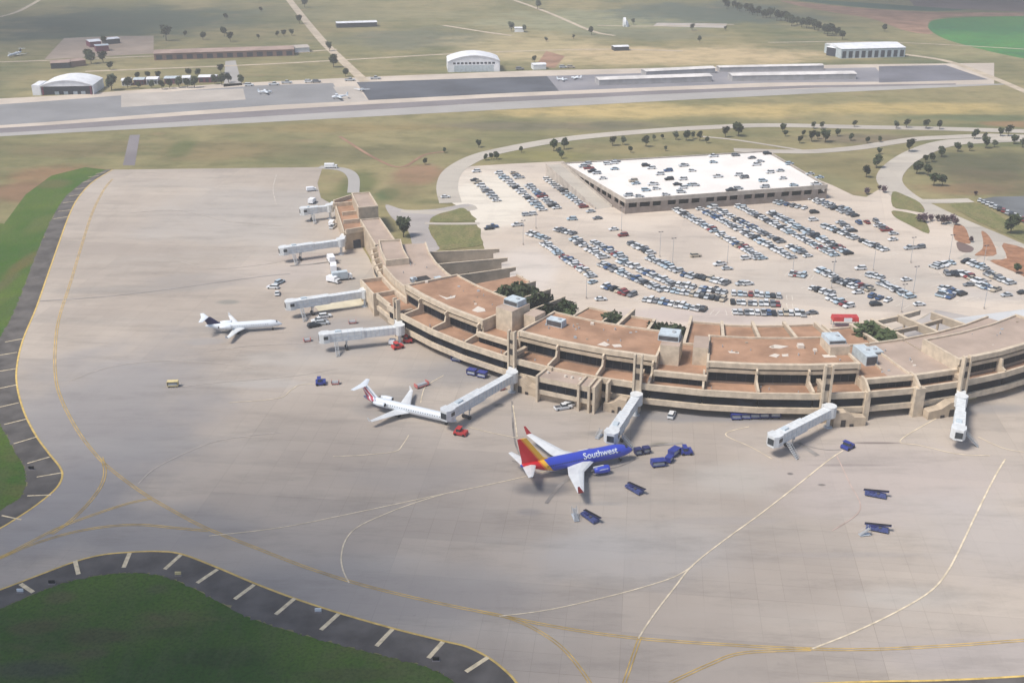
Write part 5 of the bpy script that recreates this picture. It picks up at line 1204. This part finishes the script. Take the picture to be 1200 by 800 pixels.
V(WT, 460, 403, 80, 'small white box unit beside the first jet bridge column', 'service truck', 'service trucks', (.4, .8, .6)); V(WT, 388, 197, 0, 'white truck at the far end of the apron by the grass', 'service truck', 'service trucks', (1, 1, .8)); V(WT, 365, 224, 20, 'white truck behind the farthest jet bridge', 'service truck', 'service trucks', (.7, .9, .7))
# runway-edge objects on the shoulder
def sign(label, x, y, mat):
    wx, wy = P(x, y); e = empty('airfield_marker', (wx, wy, .06), 0); tag(e, label, 'airfield marker', 'small airfield markers on the shoulder')
    MB().box(-.7, .7, -.15, .15, .25, .95, mat).build('panel', e)
    for s in (-.5, .5): MB().cyl((s, 0, 0), (s, 0, .25), .05, .05, 'metal_dark', 6).build('leg', e)
    MB().box(-.8, .8, -.4, .4, -.02, .03, 'taxi_mid').build('base', e)
sign('pale airfield marker near the leftmost shoulder bar', 24, 694, 'plane_white'); sign('black airfield marker between two left shoulder bars', 61, 684, 'tyre'); sign('yellow airfield marker on the shoulder above the lawn', 209, 674, 'paint_yellow')
sign('white airfield marker between two lower shoulder bars', 373, 717, 'plane_white'); sign('dark airfield marker by the shoulder bar near the bottom', 511, 774, 'tyre'); sign('black airfield marker on the left shoulder beside bars', 37, 550, 'tyre')
# red canopy at the kerb
RC = empty('kerb_canopy', (*P(989, 382), .05), R(-2)); tag(RC, 'bright red flat kerbside canopy with a white panel behind the terminal', 'canopy')
MB().box(-4.6, 4.6, -1.8, 1.8, 2.4, 3.9, 'paint_red', .2, .2).build('canopy_roof', RC); MB().box(-.8, 2.0, -2.25, -1.95, 2.5, 3.8, 'plane_white').build('panel', RC)
for x in (-4.3, 4.3):
    for y in (-1.5, 1.5): MB().cyl((x, y, 0), (x, y, 2.4), .15, .15, 'metal_grey', 6).build('post', RC)

# ---------------------------------------------------------------- far buildings
def frame2(a, b):
    A, B = Vector(P(*a)), Vector(P(*b)); d = (B - A).normalized()
    return A, (B - A).length, math.atan2(d.y, d.x)
def hangar(a, b, depth, eave, apex, label, open_front, annex=False):
    A, w, h = frame2(a, b); e = empty('arched_hangar', (*A, 0), h); tag(e, label, 'hangar', 'arched hangars beyond the runway')
    n_ = 20; arc_ = [(w * i / n_, eave + (apex - eave) * math.sin(math.pi * i / n_) ** .8) for i in range(n_ + 1)]
    m = MB()
    for i in range(n_):
        (x0, z0), (x1, z1) = arc_[i], arc_[i + 1]
        m.add([(x0, -.6, z0), (x1, -.6, z1), (x1, depth, z1), (x0, depth, z0), (x0, -.6, z0 - .4), (x1, -.6, z1 - .4), (x1, depth, z1 - .4), (x0, depth, z0 - .4)], [(0, 1, 2, 3), (4, 7, 6, 5), (0, 4, 5, 1), (2, 6, 7, 3)], 'bldg_white')
    m.build('roof', e)
    m = MB(); m.box(0, w, depth - .6, depth - .2, 0, eave, 'bldg_white'); m.box(0, .4, 0, depth - .6, 0, eave, 'bldg_white'); m.box(w - .4, w, 0, depth - .6, 0, eave, 'bldg_white'); m.build('wall', e)
    poly = [(x, z - .45) for x, z in arc_]
    def face(y, pts, mat, name):
        m_ = MB(); k_ = len(pts); m_.add([(x, y, z) for x, z in pts] + [(x, y + .3, z) for x, z in pts], [tuple(range(k_)), tuple(range(k_, 2 * k_))[::-1]] + [(i, (i + 1) % k_, k_ + (i + 1) % k_, k_ + i) for i in range(k_)], mat); return m_.build(name, e)
    if open_front:
        face(0, [(0, eave - .5)] + poly + [(w, eave - .5)], 'bldg_white', 'front_wall'); face(2.0, [(1.5, 0), (1.5, eave - .2), (w - 1.5, eave - .2), (w - 1.5, 0)], 'door_dark', 'door')  # near-black sheet paints the shaded inside of the open hangar
        m = MB(); m.box(1.2, 2.2, -.05, .4, 0, eave - .5, 'maroon'); m.box(w - 2.2, w - 1.2, -.05, .4, 0, eave - .5, 'maroon'); m.build('door_frame', e)
        for x in (w * .25, w * .42, w * .6, w * .75): MB().box(x, x + 3, 1.9, 2.02, 0, 2.2, 'unit_blue').build('door_panel', e)
    else:
        face(0, [(0, 0)] + poly + [(w, 0)], 'bldg_white', 'front_wall')
        for i in range(11): MB().box(w * .1 + i * w * .075, w * .1 + i * w * .075 + w * .05, -.08, .05, eave - 2.4, eave - .9, 'door_dark').build('window', e)
        MB().box(w * .12, w * .88, -.06, .04, .02, eave - 3.2, 'unit_blue').build('door', e)
    if annex: MB().box(-5.5, -.1, 0, depth * .6, 0, eave + .6, 'bldg_white').build('annex', e)
    return e
hangar((48, 112), (110, 111), 30, 6.6, 10.5, 'arched hangar with white roof and dark open front at far left', True, True)
hangar((525, 85), (586, 84), 26, 8.5, 13.0, 'white arched hangar with a row of dark windows beyond the dark ramp', False)
def shed(a, b, depth, hgt, label, wall, roof, dark_front=False, wins=0, name='long_shed', group=None, ov=.4):
    A, w, h = frame2(a, b); e = empty(name, (*A, 0), h); tag(e, label, 'building', group)
    wl = MB().box(0, w, 0, depth, 0, hgt, wall).build('wall', e)
    m = MB(); m.add([(-ov, -ov, hgt), (w + ov, -ov, hgt), (w + ov, depth + ov, hgt), (-ov, depth + ov, hgt), (-ov, depth / 2, hgt + depth * .06 + .2), (w + ov, depth / 2, hgt + depth * .06 + .2)], [(0, 1, 5, 4), (2, 3, 4, 5), (0, 4, 3), (1, 2, 5), (3, 2, 1, 0)], roof); m.build('roof', e)
    if dark_front: MB().box(.5, w - .5, -.06, .02, .3, hgt - .4, 'door_dark').build('opening', e)
    for i in range(wins): x = w * (i + .5) / wins; MB().box(x - w / wins * .3, x + w / wins * .3, -.07, .03, .5, hgt * .75, 'door_dark').build('door', wl)
    return e
shed((181, 71), (345, 65.5), 22, 5.5, 'very long brown barracks building with a pale ridge beyond the ramp', 'bldg_brown', 'roof_brown', wins=14, name='long_building')
LS = 'long white hangar sheds on the dark ramp'
shed((702, 100.5), (834, 96), 13, 4.2, 'long white hangar shed on the dark ramp, nearer of the left two', 'shed_grey', 'shed_roof', group=LS); shed((757, 90), (838, 86), 11, 4.0, 'shorter white hangar shed behind the long left one', 'shed_grey', 'shed_roof', group=LS)
shed((858, 95.5), (1003, 93), 13, 4.2, 'long white hangar shed at the right end of the dark ramp', 'shed_grey', 'shed_roof', group=LS); shed((843, 84.5), (965, 82), 9, 3.5, 'pale low hangar shed behind the long right one', 'shed_grey', 'shed_roof', group=LS)
shed((985, 69), (1060, 67), 34, 8, 'large pale warehouse with grey front at the right end of the ramp', 'unit_blue', 'bldg_white', wins=10, name='warehouse')
shed((968, 65), (984, 67.5), 20, 7, 'dark square annex at the left end of the large pale warehouse', 'door_dark', 'bldg_white', name='annex_building')
shed((395, 33), (442, 31.5), 14, 4.5, 'low dark-fronted shed with white roof in the upper field', 'door_dark', 'bldg_white', name='field_shed')
shed((60, 81), (82, 80), 16, 4.5, 'low dark building with brown roof above the left hangar', 'door_dark', 'roof_brown', name='low_building'); shed((84, 79), (101, 77), 14, 4.5, 'low brown building right of the dark one above the left hangar', 'bldg_brown', 'roof_brown', name='low_building')
shed((106, 56), (119, 55), 16, 5, 'bright white roofed building on the tan pad, left one', 'maroon', 'bldg_white', name='small_building'); shed((126, 52.5), (141, 51), 12, 4.5, 'bright white roofed building on the tan pad, right one', 'door_dark', 'bldg_white', name='small_building')
shed((113, 61), (128, 60), 10, 5, 'blue-grey building in front of the white roofs on the tan pad', 'maroon', 'unit_blue', name='small_building')
for i, (x, w, mt) in enumerate(((143, 10, 'bldg_white'), (157, 12, 'unit_blue'), (172, 13, 'bldg_white'), (193, 16, 'unit_blue'), (214, 9, 'bldg_white'), (233, 20, 'bldg_white'))):
    shed((x, 101 - i * .8), (x + w, 100.7 - i * .8), 11, 4, f'small pale roofed house among the ramp trees, {ordn(i)} from the left', 'maroon' if i % 2 else 'bldg_white', mt, name='small_house', group='houses among the ramp trees', wins=3)
shed((346, 62), (363, 61), 18, 4, 'pale flat building at the right end of the long brown building', 'bldg_white', 'slab_pink', name='small_building')
shed((720, 60), (737, 59.5), 10, 3.5, 'small pale pavilion on the tan field behind the sheds', 'door_dark', 'bldg_white', name='field_pavilion')
shed((625, 82), (640, 81.5), 9, 4, 'small white peaked building at the ramp edge', 'bldg_white', 'bldg_white', name='small_building'); shed((603, 38), (614, 38), 8, 4, 'tiny white house between two hazy trees', 'bldg_white', 'bldg_white', name='small_house')
for i, (x, y, kd, cl) in enumerate(((609, 82, 'estate car', 'grey'), (660, 80, 'estate car', 'silver'), (669, 80, 'estate car', 'beige'), (321, 100, 'pickup truck', 'white'), (336, 98, 'pickup truck', 'silver'), (362, 97, 'estate car', 'white'), (371, 97, 'estate car', 'grey'), (410, 95, 'pickup truck', 'silver'), (440, 93, 'pickup truck', 'silver'), (292, 101, 'estate car', 'white'))):
    wx, wy = P(x, y); o = inst(proto_car(kd, cl), wx, wy, .08, R(5), f'{cl} vehicle parked on the tan edge of the far ramp near x', 'vehicle', 'vehicles along the far ramp edge', (1.4, 1.4, 1.4)); o['label'] = f'{cl} vehicle parked along the tan far ramp edge, {ordn(sorted([609, 660, 669, 321, 336, 362, 371, 410, 440, 292]).index(x))} from the left'
e = empty('water_tank', (*P(733, 31), 0)); tag(e, 'round white domed water tank on the far field', 'water tank')
MB().cyl((0, 0, 0), (0, 0, 2.5), 6.2, 6.2, 'bldg_white', 28).build('wall', e)
MB().loft([(0, 0, 6.2, 6.2), (1.4, 0, 5.6, 5.6), (2.6, 0, 4.0, 4.0), (3.2, 0, 1.8, 1.8), (3.35, 0, .1, .1)], 'bldg_white', 28).build('dome', e, True); d_ = e.children[-1]; d_.rotation_euler = (0, -math.pi / 2, 0); d_.location = (0, 0, 2.5)

# ---------------------------------------------------------------- air
hz = MB().box(-7100, 7100, -1600, 9100, -1, 152.5, 'dark_recess').build('haze'); hz.data.materials.clear(); tag(hz, 'thin pale haze over the airfield', 'haze', kind='stuff')
m = bpy.data.materials.new('haze_air'); m.use_nodes = True; nt = m.node_tree; nt.nodes.clear()
out = nt.nodes.new('ShaderNodeOutputMaterial'); pv = nt.nodes.new('ShaderNodeVolumePrincipled')
pv.inputs['Color'].default_value = (.99, .97, .93, 1); pv.inputs['Density'].default_value = .00032; pv.inputs['Anisotropy'].default_value = .1
nt.links.new(pv.outputs[0], out.inputs['Volume']); hz.data.materials.append(m)

# ---------------------------------------------------------------- unseen clouds added high above to cast soft patches of shade
def shade_cloud(label, x, y, z, sx, sy, seed):
    rnd = random.Random(seed); me = bpy.data.meshes.new('cloud'); bm = bmesh.new()
    for i in range(16):
        a = rnd.uniform(0, 6.28); q = rnd.uniform(0, .8)
        mtx = Matrix.Translation((math.cos(a) * q * sx, math.sin(a) * q * sy, rnd.uniform(0, 35))) @ Matrix.Diagonal((sx * rnd.uniform(.25, .5), sy * rnd.uniform(.25, .5), rnd.uniform(25, 50), 1))
        bmesh.ops.create_icosphere(bm, subdivisions=3, radius=1, matrix=mtx)
    bm.to_mesh(me); bm.free(); me.materials.append(M['cloud_white']); me.polygons.foreach_set('use_smooth', [True] * len(me.polygons))
    o = bpy.data.objects.new('cloud', me); COL.objects.link(o); o.location = (x, y, z); return tag(o, label, 'cloud', 'clouds above the airfield', 'stuff')
simple('cloud_white', (.85, .86, .88), 1.0, var=.02)
def shade_at(label, px, py, z, sx, sy, seed):
    x, y = P(px, py); shade_cloud(label, x - z * .55 / .95, y - z * .30 / .95, z, sx, sy, seed)
shade_at('puffy white cloud above the near left corner of the apron', 70, 760, 420, 120, 95, 3)
shade_at('puffy white cloud above the far left fields', 30, 30, 900, 240, 190, 4)
shade_at('puffy white cloud above the far right fields', 1120, 0, 900, 330, 190, 5)

# ---------------------------------------------------------------- camera, light
cd = bpy.data.cameras.new('camera'); cam = bpy.data.objects.new('camera', cd); COL.objects.link(cam)
cam.location = (0, 0, H); cam.rotation_euler = (math.pi / 2 - PIT, 0, 0); cd.lens = 39.0; cd.sensor_width = 36; cd.clip_start = 1; cd.clip_end = 30000
scene.camera = cam
SUN = Vector((-.55, -.30, .95)).normalized()
el = math.asin(SUN.z); az = math.atan2(SUN.x, SUN.y)
w = bpy.data.worlds.new('World'); scene.world = w; w.use_nodes = True; nt = w.node_tree
bg = nt.nodes['Background']; sky = nt.nodes.new('ShaderNodeTexSky'); sky.sky_type = 'NISHITA'; sky.sun_disc = False
sky.sun_elevation = el; sky.sun_rotation = az; sky.air_density = 1.0; sky.dust_density = 2.5; sky.altitude = 900
nt.links.new(sky.outputs[0], bg.inputs[0]); bg.inputs[1].default_value = .105
sd = bpy.data.lights.new('sun', 'SUN'); so = bpy.data.objects.new('sun', sd); COL.objects.link(so)
so.rotation_euler = (-SUN).to_track_quat('-Z', 'Y').to_euler(); sd.energy = 3.5; sd.angle = R(17); sd.color = (1, .925, .82)
vs = scene.view_settings; vs.view_transform = 'Standard'; vs.look = 'None'; vs.gamma = 1; vs.use_curve_mapping = False; vs.exposure = 0.42
scene.cycles.max_bounces = 6; scene.cycles.volume_bounces = 0; scene.cycles.use_denoising = True
